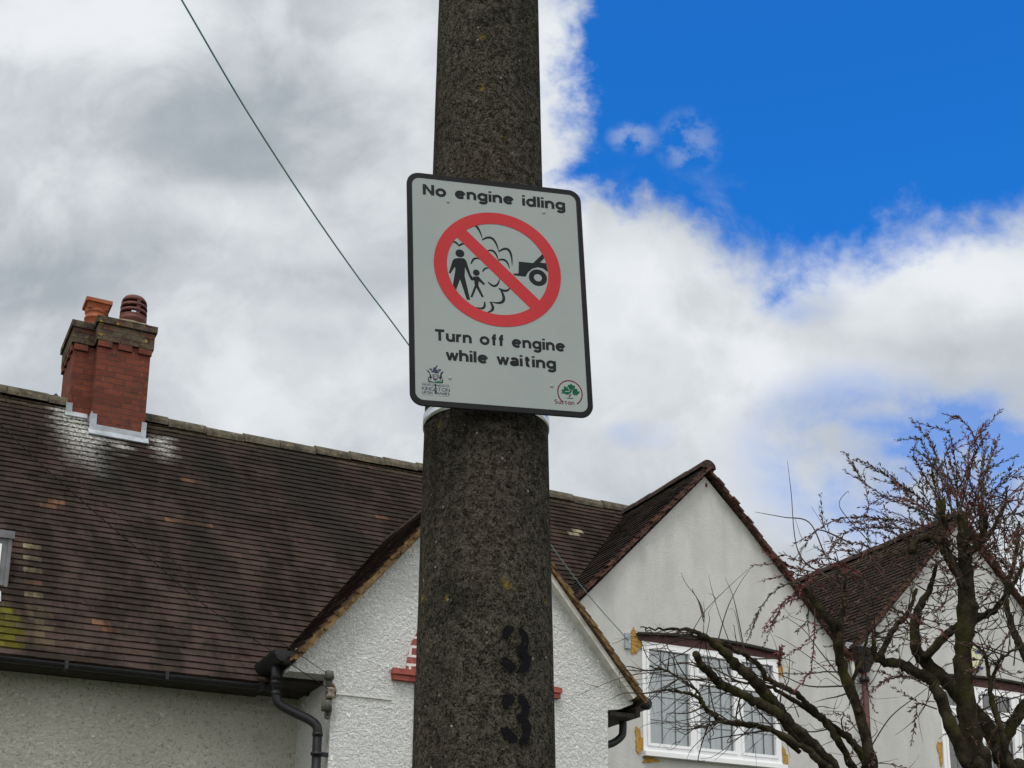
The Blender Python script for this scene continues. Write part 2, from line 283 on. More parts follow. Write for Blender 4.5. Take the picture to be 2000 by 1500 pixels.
def bark(t, b, o):
    n = t.noise(o, 14, 6, .62); f_ = t.noise(o, 60, 5, .65)
    c = t.mix(t.ramp(n, .38, .66), (.020, .017, .012), (.056, .047, .030)); c = t.mix(t.ramp(f_, .58, .76, 0, .7), c, (.11, .10, .075)); c = t.mix(t.ramp(f_, .42, .28, 0, .8), c, (.010, .009, .007))
    c = t.mix(t.ramp(t.noise(o, 5, 4, .6), .50, .72, 0, .75), c, (.060, .062, .016))
    setc(t, b, c); bump(t, b, t.noise(t.scalev(o, (1, 1, .4)), 60, 5, .7), .014)
M['bark'] = mat('mossy_bark', (.03, .03, .02), .95, .04, build=bark)
M['twig'] = mat('twig_bark', (.04, .03, .025), .9, .15, build=mottle((.024, .018, .015), (.06, .046, .034), 9, .0005))
def budm(t, b, o):
    c = t.new('ShaderNodeVertexColor', layer_name='Col').outputs['Color']; setc(t, b, t.mix(t.ramp(t.noise(o, 25, 2), .4, .6, 0, .25), c, (.03, .02, .018)))
M['bud'] = mat('tamarisk_buds', (.09, .03, .03), .8, .2, build=budm)
M['alarm_y'] = mat('pale_yellow_plastic', (.6, .58, .36), .5, .4, build=mottle((.55, .53, .33), (.63, .61, .40), 5, 0))
M['alarm_b'] = mat('blue_plastic', (.02, .04, .25), .35, .5, build=mottle((.015, .03, .2), (.03, .05, .3), 5, 0))
M['ground'] = mat('grass_verge', (.06, .07, .03), .95, .1, build=mottle((.05, .065, .025), (.10, .10, .05), 1.2, .03, 20))
M['paving'] = mat('concrete_paving', (.3, .29, .27), .9, .2, build=mottle((.25, .245, .23), (.34, .33, .31), 2, .003, 40))
M['asphalt'] = mat('asphalt', (.05, .05, .052), .9, .25, build=mottle((.042, .042, .044), (.062, .062, .062), 3, .004, 120))
M['kerb'] = mat('kerb_concrete', (.32, .31, .29), .9, .2, build=mottle((.26, .25, .24), (.36, .35, .33), 3, .003, 60))

# ------------------------------------------------------------------ mesh builder
class MB:
    def __init__(s): s.v = []; s.f = []; s.sm = []; s.c = []; s.st = []
    def add(s, vs, fs, smooth=False, col=None, st=None):
        b = len(s.v); s.v.extend([tuple(map(float, x)) for x in vs]); s.f.extend([tuple(i+b for i in f) for f in fs]); s.sm.extend([smooth]*len(fs))
        if col is not None: s.c.extend([col]*len(vs)); s.st.extend(st if isinstance(st, list) else [st or (0, 0, 0)]*len(vs))
    def hexa(s, p8): s.add(p8, [(0, 3, 2, 1), (4, 5, 6, 7), (0, 1, 5, 4), (1, 2, 6, 5), (2, 3, 7, 6), (3, 0, 4, 7)])
    def box(s, lo, hi):
        (a, b, c), (d, e, f) = lo, hi
        s.hexa([(a, b, c), (d, b, c), (d, e, c), (a, e, c), (a, b, f), (d, b, f), (d, e, f), (a, e, f)])
    def bar(s, p, q, w_, h_, up=(0, 0, 1)):                 # rectangular bar from p to q
        p = np.array(p, float); q = np.array(q, float); d = q-p; d /= np.linalg.norm(d); u_ = np.cross(d, up); u_ /= np.linalg.norm(u_); n_ = np.cross(u_, d)
        c = []
        for e in (p, q):
            for a, b in ((-1, -1), (1, -1), (1, 1), (-1, 1)): c.append(e+u_*a*w_/2+n_*b*h_/2)
        s.hexa(c)
    def tube(s, pts, rad, n=10, cap=True, smooth=True):
        pts = [np.array(p_, float) for p_ in pts]; k = len(pts)
        if not hasattr(rad, '__len__'): rad = [rad]*k
        up = None; rings = []
        for i in range(k):
            d = pts[min(i+1, k-1)]-pts[max(i-1, 0)]; d = d/(np.linalg.norm(d)+1e-12)
            if up is None:
                up = np.array([0, 0, 1.]) if abs(d[2]) < .9 else np.array([1., 0, 0])
            up = up-d*(up@d); up /= np.linalg.norm(up)+1e-12; sd = np.cross(d, up)
            rings.append([pts[i]+rad[i]*(math.cos(2*math.pi*j/n)*up+math.sin(2*math.pi*j/n)*sd) for j in range(n)])
        vs = [x for r_ in rings for x in r_]
        fs = [(i*n+j, i*n+(j+1) % n, (i+1)*n+(j+1) % n, (i+1)*n+j) for i in range(k-1) for j in range(n)]
        if cap: fs += [tuple(range(n-1, -1, -1)), tuple((k-1)*n+j for j in range(n))]
        s.add(vs, fs, smooth)
    def lathe(s, c, prof, n=24, smooth=True):
        c = np.array(c, float); vs = []; fs = []
        for r_, z_ in prof:
            for j in range(n): a = 2*math.pi*j/n; vs.append(c+np.array([r_*math.cos(a), r_*math.sin(a), z_]))
        for i in range(len(prof)-1):
            for j in range(n): fs.append((i*n+j, i*n+(j+1) % n, (i+1)*n+(j+1) % n, (i+1)*n+j))
        s.add(vs, fs, smooth)
    def poly(s, loops, o, a, b, n, d0, d1):                 # 2D loops (outer, holes...) in plane o+a*x+b*y, extruded along n from d0 to d1
        o, a, b, n = (np.array(x, float) for x in (o, a, b, n))
        flat = [pt for L in loops for pt in L]
        tri = tessellate_polygon([[Vector((x, y, 0)) for x, y in L] for L in loops])
        P = lambda x, y, d: o+a*x+b*y+n*d
        k = len(flat); vs = [P(x, y, d0) for x, y in flat]+([P(x, y, d1) for x, y in flat] if d1 is not None else [])
        fs = []
        for t_ in tri:
            (x0, y0), (x1, y1), (x2, y2) = (flat[i] for i in t_)
            ccw = (x1-x0)*(y2-y0)-(x2-x0)*(y1-y0) > 0
            t_ = tuple(t_) if ccw else tuple(reversed(t_))
            if d1 is None: fs.append(t_)
            else: fs.append(tuple(i+k for i in t_)); fs.append(tuple(reversed(t_)))
        if d1 is not None:
            st_ = 0
            for li, L in enumerate(loops):
                m_ = len(L); area = sum(L[i][0]*L[(i+1) % m_][1]-L[(i+1) % m_][0]*L[i][1] for i in range(m_))
                pos = (area > 0) == (li == 0)
                for i in range(m_):
                    i0, i1 = st_+i, st_+(i+1) % m_
                    fs.append((i0, i1, i1+k, i0+k) if pos else (i1, i0, i0+k, i1+k))
                st_ += m_
        s.add(vs, fs)
    def build(s, name, m, parent=None, offset=None):
        me = bpy.data.meshes.new(name); vs = s.v
        if offset is not None: ox, oy, oz = offset; vs = [(x-ox, y-oy, z_-oz) for x, y, z_ in vs]
        me.from_pydata(vs, [], s.f); me.materials.append(m)
        me.polygons.foreach_set('use_smooth', s.sm)
        if s.c:
            for nm, data in (('Col', s.c), ('Stain', s.st)):
                at_ = me.color_attributes.new(nm, 'FLOAT_COLOR', 'POINT')
                at_.data.foreach_set('color', np.array([(*c, 1) for c in data], dtype=np.float32).ravel())
        me.update()
        o = bpy.data.objects.new(name, me); COL.objects.link(o)
        if parent: o.parent = parent
        return o
def thing(name, label, cat, loc=(0, 0, 0), rz=0, group=None):
    o = bpy.data.objects.new(name, None); COL.objects.link(o); o.location = loc; o.rotation_euler = (0, 0, rz); o.empty_display_size = .2
    o['label'] = label; o['category'] = cat
    if group: o['group'] = group
    return o
def smooth_path(pts, n=6):                                  # Catmull-Rom through 3D points (and radii as 4th value)
    P = [np.array(x, float) for x in pts]; P = [2*P[0]-P[1]]+P+[2*P[-1]-P[-2]]; o_ = []
    for i in range(1, len(P)-2):
        for k in range(n):
            t_ = k/n; a, b, c, d = P[i-1:i+3]
            o_.append(.5*((2*b)+(c-a)*t_+(2*a-5*b+4*c-d)*t_*t_+(3*b-a-3*c+d)*t_**3))
    o_.append(P[-2]); return o_

# ------------------------------------------------------------------ ground, pavement, road
def struct(name, mb, m):
    o = mb.build(name, m); o['kind'] = 'structure'; return o
HA = R(63.89); UV3 = np.array([math.sin(HA), math.cos(HA), 0]); VV3 = np.array([-math.cos(HA), math.sin(HA), 0])
def W(s_, t_, z_): return UV3*s_+VV3*t_+np.array([0, 0, z_])
mb = MB(); mb.add([(-1500, -1500, 0), (1500, -1500, 0), (1500, 1500, 0), (-1500, 1500, 0)], [(0, 1, 2, 3)]); struct('ground', mb, M['ground'])
def strip(t0, t1, z0, z1=None):
    m_ = MB(); P = [W(-60, t0, z0), W(80, t0, z0), W(80, t1, z0), W(-60, t1, z0)]
    if z1 is None: m_.add(P, [(0, 1, 2, 3)])
    else: m_.hexa(P+[x+np.array([0, 0, z1-z0]) for x in P])
    return m_
struct('pavement', strip(-.6, 3.4, .0, .12), M['paving']); struct('kerb', strip(-.74, -.602, -.05, .123), M['kerb'])
struct('road', strip(-8.5, -.742, .006), M['asphalt'])

# ------------------------------------------------------------------ pole
POLE_Y = 2.47
def pole_r(z_): return .128-.0151*(z_-2.008)
def pole_c(z_): return np.array([-.048-.0080*(z_-2.008), POLE_Y, z_])
pole = thing('concrete_pole', 'weathered grey concrete pole stencilled 33 with a no idling sign strapped on', 'pole', (pole_c(0)[0], POLE_Y, 0))
mb = MB(); NS = 64; zs = np.linspace(0, 8.2, 165); vs = []
for z_ in zs:
    c = pole_c(z_)
    for j in range(NS):
        a = 2*math.pi*j/NS; k = 1+.004*math.sin(7*a+z_*1.3)+.003*math.sin(3*a-z_*2.1)+rng.normal(0, .0012)
        vs.append(c+pole_r(z_)*k*np.array([math.cos(a), math.sin(a), 0]))
fs = [(i*NS+j, i*NS+(j+1) % NS, (i+1)*NS+(j+1) % NS, (i+1)*NS+j) for i in range(len(zs)-1) for j in range(NS)]
fs.append(tuple((len(zs)-1)*NS+j for j in range(NS))); mb.add(vs, fs, True)
mb.build('shaft', M['pole'], pole, pole.location)
def on_pole(x, z_, off):                                   # a point of the front skin of the pole at world x
    c = pole_c(z_); r_ = pole_r(z_)*1.012+off; dxx = max(-.98, min(.98, (x-c[0])/r_)); return np.array([c[0]+dxx*r_, c[1]-r_*math.sqrt(1-dxx*dxx), z_])
def arc(cx, cy, rx, ry, a0, a1, n=14): return [(cx+rx*math.cos(R(a0+(a1-a0)*i/n)), cy+ry*math.sin(R(a0+(a1-a0)*i/n))) for i in range(n+1)]
def ribbon_2d(path, th, n=None):                           # centre line -> left/right offset lists
    L = []; Rr = []; k = len(path)
    for i, (x, y) in enumerate(path):
        x0, y0 = path[max(i-1, 0)]; x1, y1 = path[min(i+1, k-1)]; d = math.hypot(x1-x0, y1-y0) or 1; nx, ny = -(y1-y0)/d, (x1-x0)/d
        t_ = th[i] if hasattr(th, '__len__') else th
        L.append((x+nx*t_/2, y+ny*t_/2)); Rr.append((x-nx*t_/2, y-ny*t_/2))
    return L, Rr
STENCIL = [[[(680, 480), (715, 455), (760, 465), (768, 500), (735, 520), (720, 550), (685, 550), (675, 520)], [(790, 475), (820, 470), (860, 510), (878, 560), (870, 610), (860, 640), (885, 680), (890, 740), (870, 780), (830, 805), (800, 790), (815, 740), (835, 700), (815, 670), (785, 645), (775, 615), (810, 600), (825, 560), (810, 510)], [(668, 690), (700, 682), (740, 705), (775, 740), (785, 765), (735, 795), (700, 755), (675, 720)]],
           [[(680, 970), (710, 957), (755, 965), (775, 985), (770, 1020), (735, 1040), (720, 1065), (685, 1060), (675, 1010)], [(790, 970), (815, 955), (855, 990), (880, 1050), (875, 1110), (860, 1140), (890, 1180), (893, 1240), (870, 1300), (830, 1330), (800, 1310), (820, 1260), (835, 1210), (810, 1170), (775, 1130), (785, 1105), (820, 1100), (835, 1060), (800, 1010)], [(663, 1205), (710, 1200), (750, 1225), (790, 1270), (785, 1310), (745, 1312), (700, 1275), (670, 1240)]]]
def skin_xz(x, y):                                         # stencil trace -> place on the front skin of the pole
    Y = POLE_Y-.12
    for _ in range(6): P = at(800+x/3.75, 1100+y/3.75, Y); Y = on_pole(P[0], P[2], .002)[1]
    return P[0], P[2]
def inside(L, x, y):
    c = False
    for k in range(len(L)):
        (x0, y0), (x1, y1) = L[k-1], L[k]
        if (y0 > y) != (y1 > y) and x < (x1-x0)*(y-y0)/(y1-y0)+x0: c = not c
    return c
for dg in STENCIL:                                         # the paint is laid as a fine grid so that its edges are worn
    d = MB(); cs = .0011
    for L in dg:
        L = [skin_xz(*p_) for p_ in L]; x0, x1 = min(p_[0] for p_ in L), max(p_[0] for p_ in L); z0, z1 = min(p_[1] for p_ in L), max(p_[1] for p_ in L)
        nx, nz = int((x1-x0)/cs)+2, int((z1-z0)/cs)+2; idx = {}; vs = []; fs = []
        def vid(i, k):
            if (i, k) not in idx: idx[(i, k)] = len(vs); vs.append(on_pole(x0+i*cs, z0+k*cs, .0022))
            return idx[(i, k)]
        for i in range(nx):
            for k in range(nz):
                if inside(L, x0+(i+.5)*cs+rng.normal(0, .0008), z0+(k+.5)*cs+rng.normal(0, .0008)): fs.append((vid(i, k), vid(i+1, k), vid(i+1, k+1), vid(i, k+1)))
        d.add(vs, fs, True)
    d.build('painted_digit', M['black_paint'], pole, pole.location)

# ------------------------------------------------------------------ sign
SM = np.array([[0.972741, -0.227495, -0.044957], [0.229662, 0.971934, 0.050994], [0.032094, -0.059928, 0.997687]])
SX, SZ, SN = SM[:, 0], SM[:, 2], -SM[:, 1]; SO = np.array([-.0307, 2.3388, 2.8762])
sign = thing('road_sign', 'rectangular no engine idling sign with red prohibition ring strapped to the concrete pole', 'sign', tuple(SO))
sign.matrix_world = Matrix(((SX[0], -SN[0], SZ[0], SO[0]), (SX[1], -SN[1], SZ[1], SO[1]), (SX[2], -SN[2], SZ[2], SO[2]), (0, 0, 0, 1)))
# sign-local frame: x right, z up, -y to the viewer
AX, AZ, AN = (1, 0, 0), (0, 0, 1), (0, -1, 0)
def rrect(w_, h_, r_, n=8):
    o_ = []
    for cx, cy, a in ((w_/2-r_, h_/2-r_, 0), (-w_/2+r_, h_/2-r_, 90), (-w_/2+r_, -h_/2+r_, 180), (w_/2-r_, -h_/2+r_, 270)): o_ += arc(cx, cy, r_, r_, a, a+90, n)
    return o_
def flat(loops, d, name, m, th=.00025):
    b_ = MB()
    for L in loops: b_.poly(L if isinstance(L[0], list) else [L], (0, 0, 0), AX, AZ, AN, d-th, d)
    return b_.build(name, m, sign)
mb = MB(); mb.poly([rrect(.340, .4862, .024)], (0, 0, 0), AX, AZ, AN, -.003, 0); mb.build('backing_plate', M['sign_back'], sign)
mb = MB(); mb.poly([rrect(.340, .4862, .024), rrect(.3205, .4655, .0155)[::-1]], (0, 0, 0), AX, AZ, AN, .0001, .0016); mb.build('border', M['sign_back'], sign)
flat([rrect(.3203, .4653, .0154)], .0010, 'face', M['sign_face'], .0008)
def mm(L): return [(x/1e4, y/1e4) for x, y in L]
CX, CZ, RO, RI = 0.0, .0514, .1217, .0972
ringo = [arc(CX, CZ, RO, RO, 0, 357, 119)]; ring = [ringo[0], arc(CX, CZ, RI, RI, 0, 357, 119)[::-1]]
pro = flat([ring], .00165, 'prohibition_ring', M['sign_red'])
def band():
    a, b, c, d = (np.array(x)/1e4 for x in ((-589, 1287), (782, -79), (597, -261), (-769, 1110))); u_ = (b-a)/np.linalg.norm(b-a)
    return [tuple(a-u_*.012), tuple(d-u_*.012), tuple(c+u_*.012), tuple(b+u_*.012)]
flat([band()], .00145, 'prohibition_bar', M['sign_red'])
def disc(cx, cy, rx, ry, n=28): return mm(arc(cx, cy, rx, ry, 0, 360*(n-1)/n, n-1))
parent_ = mm([(-829, 641), (-740, 668), (-644, 670), (-602, 623), (-526, 336), (-489, 286), (-516, 217), (-549, 275), (-629, 488), (-642, 291), (-551, -197), (-612, -204), (-729, 216), (-816, -32), (-868, 71), (-815, 402), (-819, 478), (-904, 322), (-939, 327), (-859, 604)])
child_ = mm([(-495, 268), (-469, 303), (-381, 313), (-353, 283), (-259, 169), (-285, 140), (-374, 216), (-387, 123), (-293, -105), (-326, -126), (-423, 71), (-507, -145), (-543, -132), (-455, 116), (-462, 223), (-504, 214), (-528, 264)])
car_ = mm([(409, 720), (687, 720), (876, 936), (906, 850), (822, 745), (942, 743), (968, 560), (934, 580), (872, 628), (773, 641), (672, 601), (579, 514), (529, 409), (308, 413), (293, 449), (393, 464)])
picto = [parent_, disc(-719, 769, 84, 84), child_, disc(-418, 389, 64, 66), car_]
crescents = [((-529, 1335), (-399, 1405), (-275, 1135), 44), ((-283, 1106), (-85, 1160), (29, 882), 40), ((29, 893), (225, 945), (276, 612), 44), ((-188, 879), (-66, 882), (13, 704), 36), ((13, 704), (151, 713), (224, 551), 36),
             ((-860, 1000), (-782, 987), (-735, 915), 34), ((-735, 920), (-685, 970), (-616, 978), 34), ((-510, 567), (-439, 690), (-322, 676), 34), ((-296, 427), (-243, 499), (-170, 513), 30), ((-199, 213), (-60, 150), (29, 321), 38),
             ((2, 100), (138, 65), (219, 149), 40), ((31, 92), (72, -163), (-173, -201), 50), ((-173, -201), (-129, -348), (-248, -434), 46), ((-280, -212), (-309, -344), (-458, -342), 40)]
for a, m_, b, th in crescents:
    a, m_, b = (np.array(x, float) for x in (a, m_, b)); c = 2*m_-.5*(a+b); path = []; ths = []
    for i in range(15):
        t_ = i/14; path.append(tuple((1-t_)**2*a+2*t_*(1-t_)*c+t_*t_*b)); ths.append(6+th*math.sin(math.pi*min(1, .12+t_*.88))**.8)
    L, Rr = ribbon_2d(path, ths); picto.append(mm(L+Rr[::-1]))
flat(picto, .00130, 'pictogram', M['sign_ink'])
wo = mm(arc(767, 413, 176, 176, 0, 351, 39)); wi = mm(arc(767, 413, 79, 79, 0, 351, 39))[::-1]
flat([[wo, wi]], .00132, 'pictogram_wheel', M['sign_ink'])
BX = {'N': [[(0, 0), (0, 10)], [(.05, 9.6), (6.15, .4)], [(6.2, 0), (6.2, 10)]], 'T': [[(0, 9.15), (7.4, 9.15)], [(3.7, 0), (3.7, 9.2)]],
      'o': [arc(2.9, 3.6, 2.9, 2.85, 0, 360, 28)], 'e': [arc(2.9, 3.6, 2.85, 2.85, 4, 318, 26), [(.3, 3.75), (5.6, 3.75)]],
      'n': [[(0, 0), (0, 7.2)], [(0, 3.4)]+arc(2.5, 4.0, 2.5, 2.4, 165, 0)+[(5, 0)]], 'u': [[(5, 0), (5, 7.2)], [(0, 7.2), (0, 3.1)]+arc(2.5, 3.2, 2.5, 2.4, 180, 345)+[(5, 3.6)]],
      'r': [[(0, 0), (0, 7.2)], [(0, 3.4)]+arc(2.6, 3.9, 2.5, 2.45, 165, 78)], 'i': [[(0, 0), (0, 7.2)], [(0, 8.6), (0, 10.1)]], 'l': [[(0, 0), (0, 10)]],
      'd': [arc(2.7, 3.6, 2.7, 2.85, 0, 360, 28), [(5.35, 0), (5.35, 10)]], 'g': [arc(2.7, 3.75, 2.7, 2.7, 0, 360, 28), [(5.35, 7.2), (5.35, -.4)]+arc(2.85, -.5, 2.5, 1.55, 0, -158)],
      'f': [[(1.6, 0), (1.6, 7.6)]+arc(3.1, 7.6, 1.5, 1.6, 180, 78), [(0, 6.4), (3.5, 6.4)]], 't': [[(1.5, 9.1), (1.5, 2.1)]+arc(3.0, 2.1, 1.5, 1.25, 180, 282), [(0, 6.4), (3.5, 6.4)]],
      'w': [[(0, 7.2), (2.0, 0)], [(2.0, 0), (3.9, 7.0)], [(3.9, 7.0), (5.8, 0)], [(5.8, 0), (7.8, 7.2)]], 'h': [[(0, 0), (0, 10)], [(0, 3.4)]+arc(2.5, 4.0, 2.5, 2.4, 165, 0)+[(5, 0)]],
      'a': [arc(2.35, 2.05, 2.3, 1.35, 0, 360, 22), [(4.75, 0), (4.75, 4.4)]+arc(2.55, 4.5, 2.2, 1.95, 0, 158)]}
def bold_text(txt, x0, x1, zb, zc):
    cx = 0; gl = []
    for ch in txt:
        if ch == ' ': cx += 5.6; continue
        gl.append((ch, cx)); cx += max(x for s_ in BX[ch] for x, _ in s_)+(2.95 if ch not in 'rTfw' else 2.3)
    last = gl[-1]; wd = last[1]+max(x for s_ in BX[last[0]] for x, _ in s_); th = 2.25
    sx = (x1-x0)/(wd+th)/1e4; sz = (zc-zb)/10/1e4; b_ = MB(); k = 0
    for ch, c0 in gl:
        for st in BX[ch]:
            thk = th*.86 if (ch == 'w' or (ch == 'N' and abs(st[0][0]-st[1][0]) > 2)) else th
            pts = [(x0/1e4+(c0+th/2+x)*sx, zb/1e4+y*sz) for x, y in st]; L, Rr = ribbon_2d(pts, thk*sx); n_ = len(pts); d = .0013+.000006*(k % 7); k += 1
            b_.add([(x, -d, z_) for x, z_ in L]+[(x, -d, z_) for x, z_ in Rr], [(i, i+1, n_+i+1, n_+i) for i in range(n_-1)])
    b_.build('lettering', M['sign_ink'], sign)
bold_text('No engine idling', -1399, 1381, 1966, 2196); bold_text('Turn off engine', -1249, 1229, -1105, -878); bold_text('while waiting', -1039, 1035, -1488, -1262)
# serif capitals drawn as strokes, for the two council marks
GL = {'K': [[(0, 0), (0, 10)], [(.3, 4.2), (5.6, 10)], [(2, 5.8), (6.4, 0)]], 'I': [[(0, 0), (0, 10)]], 'N': [[(0, 0), (0, 10)], [(0, 10), (7, 0)], [(7, 0), (7, 10)]],
      'G': [arc(4.6, 5, 4.6, 5, 50, 318), [(8.3, 0.9), (8.3, 4.4)]], 'S': [arc(2.8, 7.5, 2.6, 2.5, 45, 270)+arc(2.8, 2.5, 2.8, 2.5, 90, -140)], 'T': [[(3.6, 0), (3.6, 10)], [(0, 9.8), (7.2, 9.8)]],
      'O': [arc(4.8, 5, 4.8, 5, 0, 360, 22)], 'U': [[(0, 10), (0, 3.6)]+arc(3.2, 3.2, 3.2, 3.2, 180, 360)+[(6.4, 10)]], 'P': [[(0, 0), (0, 10)], [(0, 10)]+arc(2.2, 7.3, 2.8, 2.7, 90, -90)+[(0, 4.6)]],
      'H': [[(0, 0), (0, 10)], [(7, 0), (7, 10)], [(0, 5.2), (7, 5.2)]], 'A': [[(0, 0), (4, 10)], [(4, 10), (8, 0)], [(1.5, 3.4), (6.5, 3.4)]], 'M': [[(0, 0), (.8, 10)], [(.8, 10), (4.6, .6)], [(4.6, .6), (8.4, 10)], [(8.4, 10), (9.2, 0)]],
      'E': [[(0, 0), (0, 10)], [(0, 9.8), (4.8, 9.8)], [(0, 5.2), (4.2, 5.2)], [(0, .2), (5, .2)]], 'R': [[(0, 0), (0, 10)], [(0, 10)]+arc(2.2, 7.4, 2.6, 2.6, 90, -90)+[(0, 4.8)], [(2.2, 4.8), (6, 0)]], 'Y': [[(0, 10), (3.6, 4.8)], [(7.2, 10), (3.6, 4.8)], [(3.6, 4.8), (3.6, 0)]],
      'L': [[(0, 10), (0, 0)], [(0, .2), (5, .2)]], 'B': [[(0, 0), (0, 10)], [(0, 10)]+arc(2.2, 7.5, 2.4, 2.5, 90, -90)+[(0, 5)], [(0, 5)]+arc(2.4, 2.5, 2.9, 2.5, 90, -90)+[(0, 0)]], 'F': [[(0, 0), (0, 10)], [(0, 9.8), (4.8, 9.8)], [(0, 5.2), (4.2, 5.2)]],
      's': [arc(2.8, 7.5, 2.6, 2.5, 30, 270)+arc(2.8, 2.5, 2.8, 2.5, 90, -150)], 'u': [[(0, 6.8), (0, 2.2)]+arc(2.1, 2.1, 2.1, 2.1, 180, 330)+[(4.4, 2.4)], [(4.4, 6.8), (4.4, 0)]], 't': [[(1.3, 9), (1.3, 1.8)]+arc(2.8, 1.6, 1.5, 1.5, 180, 300), [(0, 6.6), (3.8, 6.6)]],
      'o': [arc(2.7, 3.4, 2.7, 3.4, 0, 360, 20)], 'n': [[(0, 0), (0, 6.8)], [(0, 4.6)]+arc(2.3, 4.7, 2.1, 2.0, 170, 0)+[(4.4, 0)]]}
SER = 'KINTUPHAMRYLBFunE'
def stroke_text(txt, x0, x1, z0, z1, th, d, serif=1.0):
    loops = []; cx = 0; glyphs = []
    for ch in txt:
        if ch == ' ': cx += 4.5; continue
        ss = GL[ch]; w_ = max(x for s_ in ss for x, _ in s_); glyphs.append((ch, cx)); cx += w_+(2.6 if ch.isupper() else 2.2)
    sx = (x1-x0)/(cx-2.4); sz = (z1-z0)/10
    for ch, c0 in glyphs:
        for st in GL[ch]:
            pts = [(x0+(c0+x)*sx, z0+y*sz) for x, y in st]
            dia = ch in 'NAMKRY' and len(st) == 2 and abs(st[0][0]-st[1][0]) > 2
            L, Rr = ribbon_2d(pts, th*(.85 if dia else 1)); loops.append(L+Rr[::-1])
            if ch in SER and len(st) == 2 and abs(st[0][0]-st[1][0]) < 1.1:
                for x, y in pts:
                    if abs(y-z0) < .3*sz or abs(y-z1) < .3*sz or ch in 'un': loops.append([(x-th*1.15*serif, y-th*.22), (x+th*1.15*serif, y-th*.22), (x+th*1.15*serif, y+th*.22), (x-th*1.15*serif, y+th*.22)])
    b_ = MB()
    for k, L in enumerate(loops): b_.poly([L], (0, 0, 0), AX, AZ, AN, d+.000006*(k % 9), None)
    return b_
crest = thing('crest', 'x', 'x'); del crest['label']; del crest['category']; crest.parent = sign
def cflat(loops, d, name, m):
    b_ = MB()
    for k, L in enumerate(loops): b_.poly([mm(L)], (0, 0, 0), AX, AZ, AN, d+.000008*k, None)
    return b_.build(name, m, crest)
cA = [(-1394, -1725), (-1351, -1735), (-1315, -1814), (-1297, -1867), (-1316, -1896), (-1317, -1917), (-1370, -1929), (-1366, -1873), (-1334, -1850), (-1339, -1789)]
cB = [(-1076, -1731), (-1107, -1730), (-1139, -1771), (-1150, -1827), (-1172, -1856), (-1142, -1902), (-1093, -1938), (-1095, -1877), (-1116, -1851), (-1115, -1782)]
cm_ = [(-1350, -1694), (-1306, -1686), (-1269, -1714), (-1268, -1666), (-1231, -1655), (-1199, -1604), (-1189, -1617), (-1212, -1667), (-1219, -1709), (-1169, -1691), (-1144, -1682), (-1119, -1700), (-1157, -1731), (-1177, -1767), (-1221, -1778), (-1258, -1761), (-1308, -1759), (-1301, -1731)]
cs_ = [(-1283, -1801), (-1171, -1801), (-1179, -1864), (-1211, -1908), (-1236, -1924), (-1267, -1906), (-1281, -1866)]
cb_ = [(-1370, -1935), (-1311, -1944), (-1261, -1953), (-1174, -1925), (-1093, -1938), (-1103, -1963), (-1237, -1965), (-1367, -1962)]
ped = [(-1250, -1985), (-1222, -1985), (-1226, -2010), (-1216, -2030), (-1232, -2039), (-1214, -2080), (-1256, -2095), (-1214, -2140), (-1222, -2180), (-1256, -2200), (-1244, -2165), (-1258, -2110), (-1240, -2050), (-1258, -2020)]
cflat([cA, cB, ped], .0013, 'supporters', M['ink_dkgreen']); cflat([cm_, cs_], .00134, 'shield', M['ink_blue']); cflat([cb_], .00138, 'mound', M['ink_green'])
cflat([[(-1268, -1825), (-1188, -1825), (-1190, -1838), (-1266, -1838)], [(-1262, -1862), (-1194, -1862), (-1198, -1875), (-1258, -1875)], [(-1352, -1895), (-1335, -1880), (-1325, -1905), (-1340, -1918)], [(-1130, -1890), (-1120, -1870), (-1108, -1890), (-1118, -1910)],
       [(-1300, -1720), (-1285, -1712), (-1288, -1735)], [(-1190, -1722), (-1175, -1712), (-1172, -1735)]], .00144, 'shield_bars', M['ink_pale'])
cflat([[(-1260, -1888), (-1206, -1888), (-1212, -1898), (-1254, -1898)]], .00146, 'shield_stripe', M['ink_maroon'])
def ctext(txt, a, b, z0, z1, th): stroke_text(txt, a/1e4, b/1e4, z0/1e4, z1/1e4, th/1e4, .0013, .9).build('council_lettering', M['ink_blue'], crest)
ctext('KINGSTON', -1478, -980, -2124, -2062, 10); ctext('UPON THAMES', -1480, -982, -2194, -2149, 8); ctext('THE ROYAL BOROUGH OF', -1478, -984, -2030, -2005, 5)
for L_ in ([(-1470, -1986), (-1265, -1984), (-1265, -1981), (-1470, -1983)], [(-1205, -1984), (-990, -1986), (-990, -1983), (-1205, -1981)], [(-1480, -2224), (-1270, -2224), (-1270, -2221), (-1480, -2221)], [(-1200, -2224), (-985, -2224), (-985, -2221), (-1200, -2221)]): cflat([L_], .0013, 'rule_line', M['ink_blue'])
emb = bpy.data.objects.new('tree_emblem', None); COL.objects.link(emb); emb.parent = sign
crest = emb
pth = arc(1273, -1955, 232, 252, 231, -58, 40); L, Rr = ribbon_2d(pth, 22); cflat([L+Rr[::-1]], .0013, 'emblem_ring', M['ink_maroon'])
leaf1 = [(1095, -1977), (1107, -1961), (1150, -1955), (1112, -1925), (1118, -1900), (1143, -1890), (1166, -1883), (1160, -1820), (1200, -1836), (1227, -1848), (1238, -1798), (1275, -1785), (1313, -1767), (1330, -1790), (1379, -1805), (1373, -1845), (1354, -1862), (1321, -1884), (1309, -1924), (1280, -1961), (1238, -1989), (1206, -1997), (1166, -1976)]
leaf2 = [(1334, -1883), (1367, -1860), (1422, -1861), (1415, -1905), (1465, -1911), (1440, -1957), (1393, -1990), (1356, -1996), (1325, -1967), (1318, -1938)]
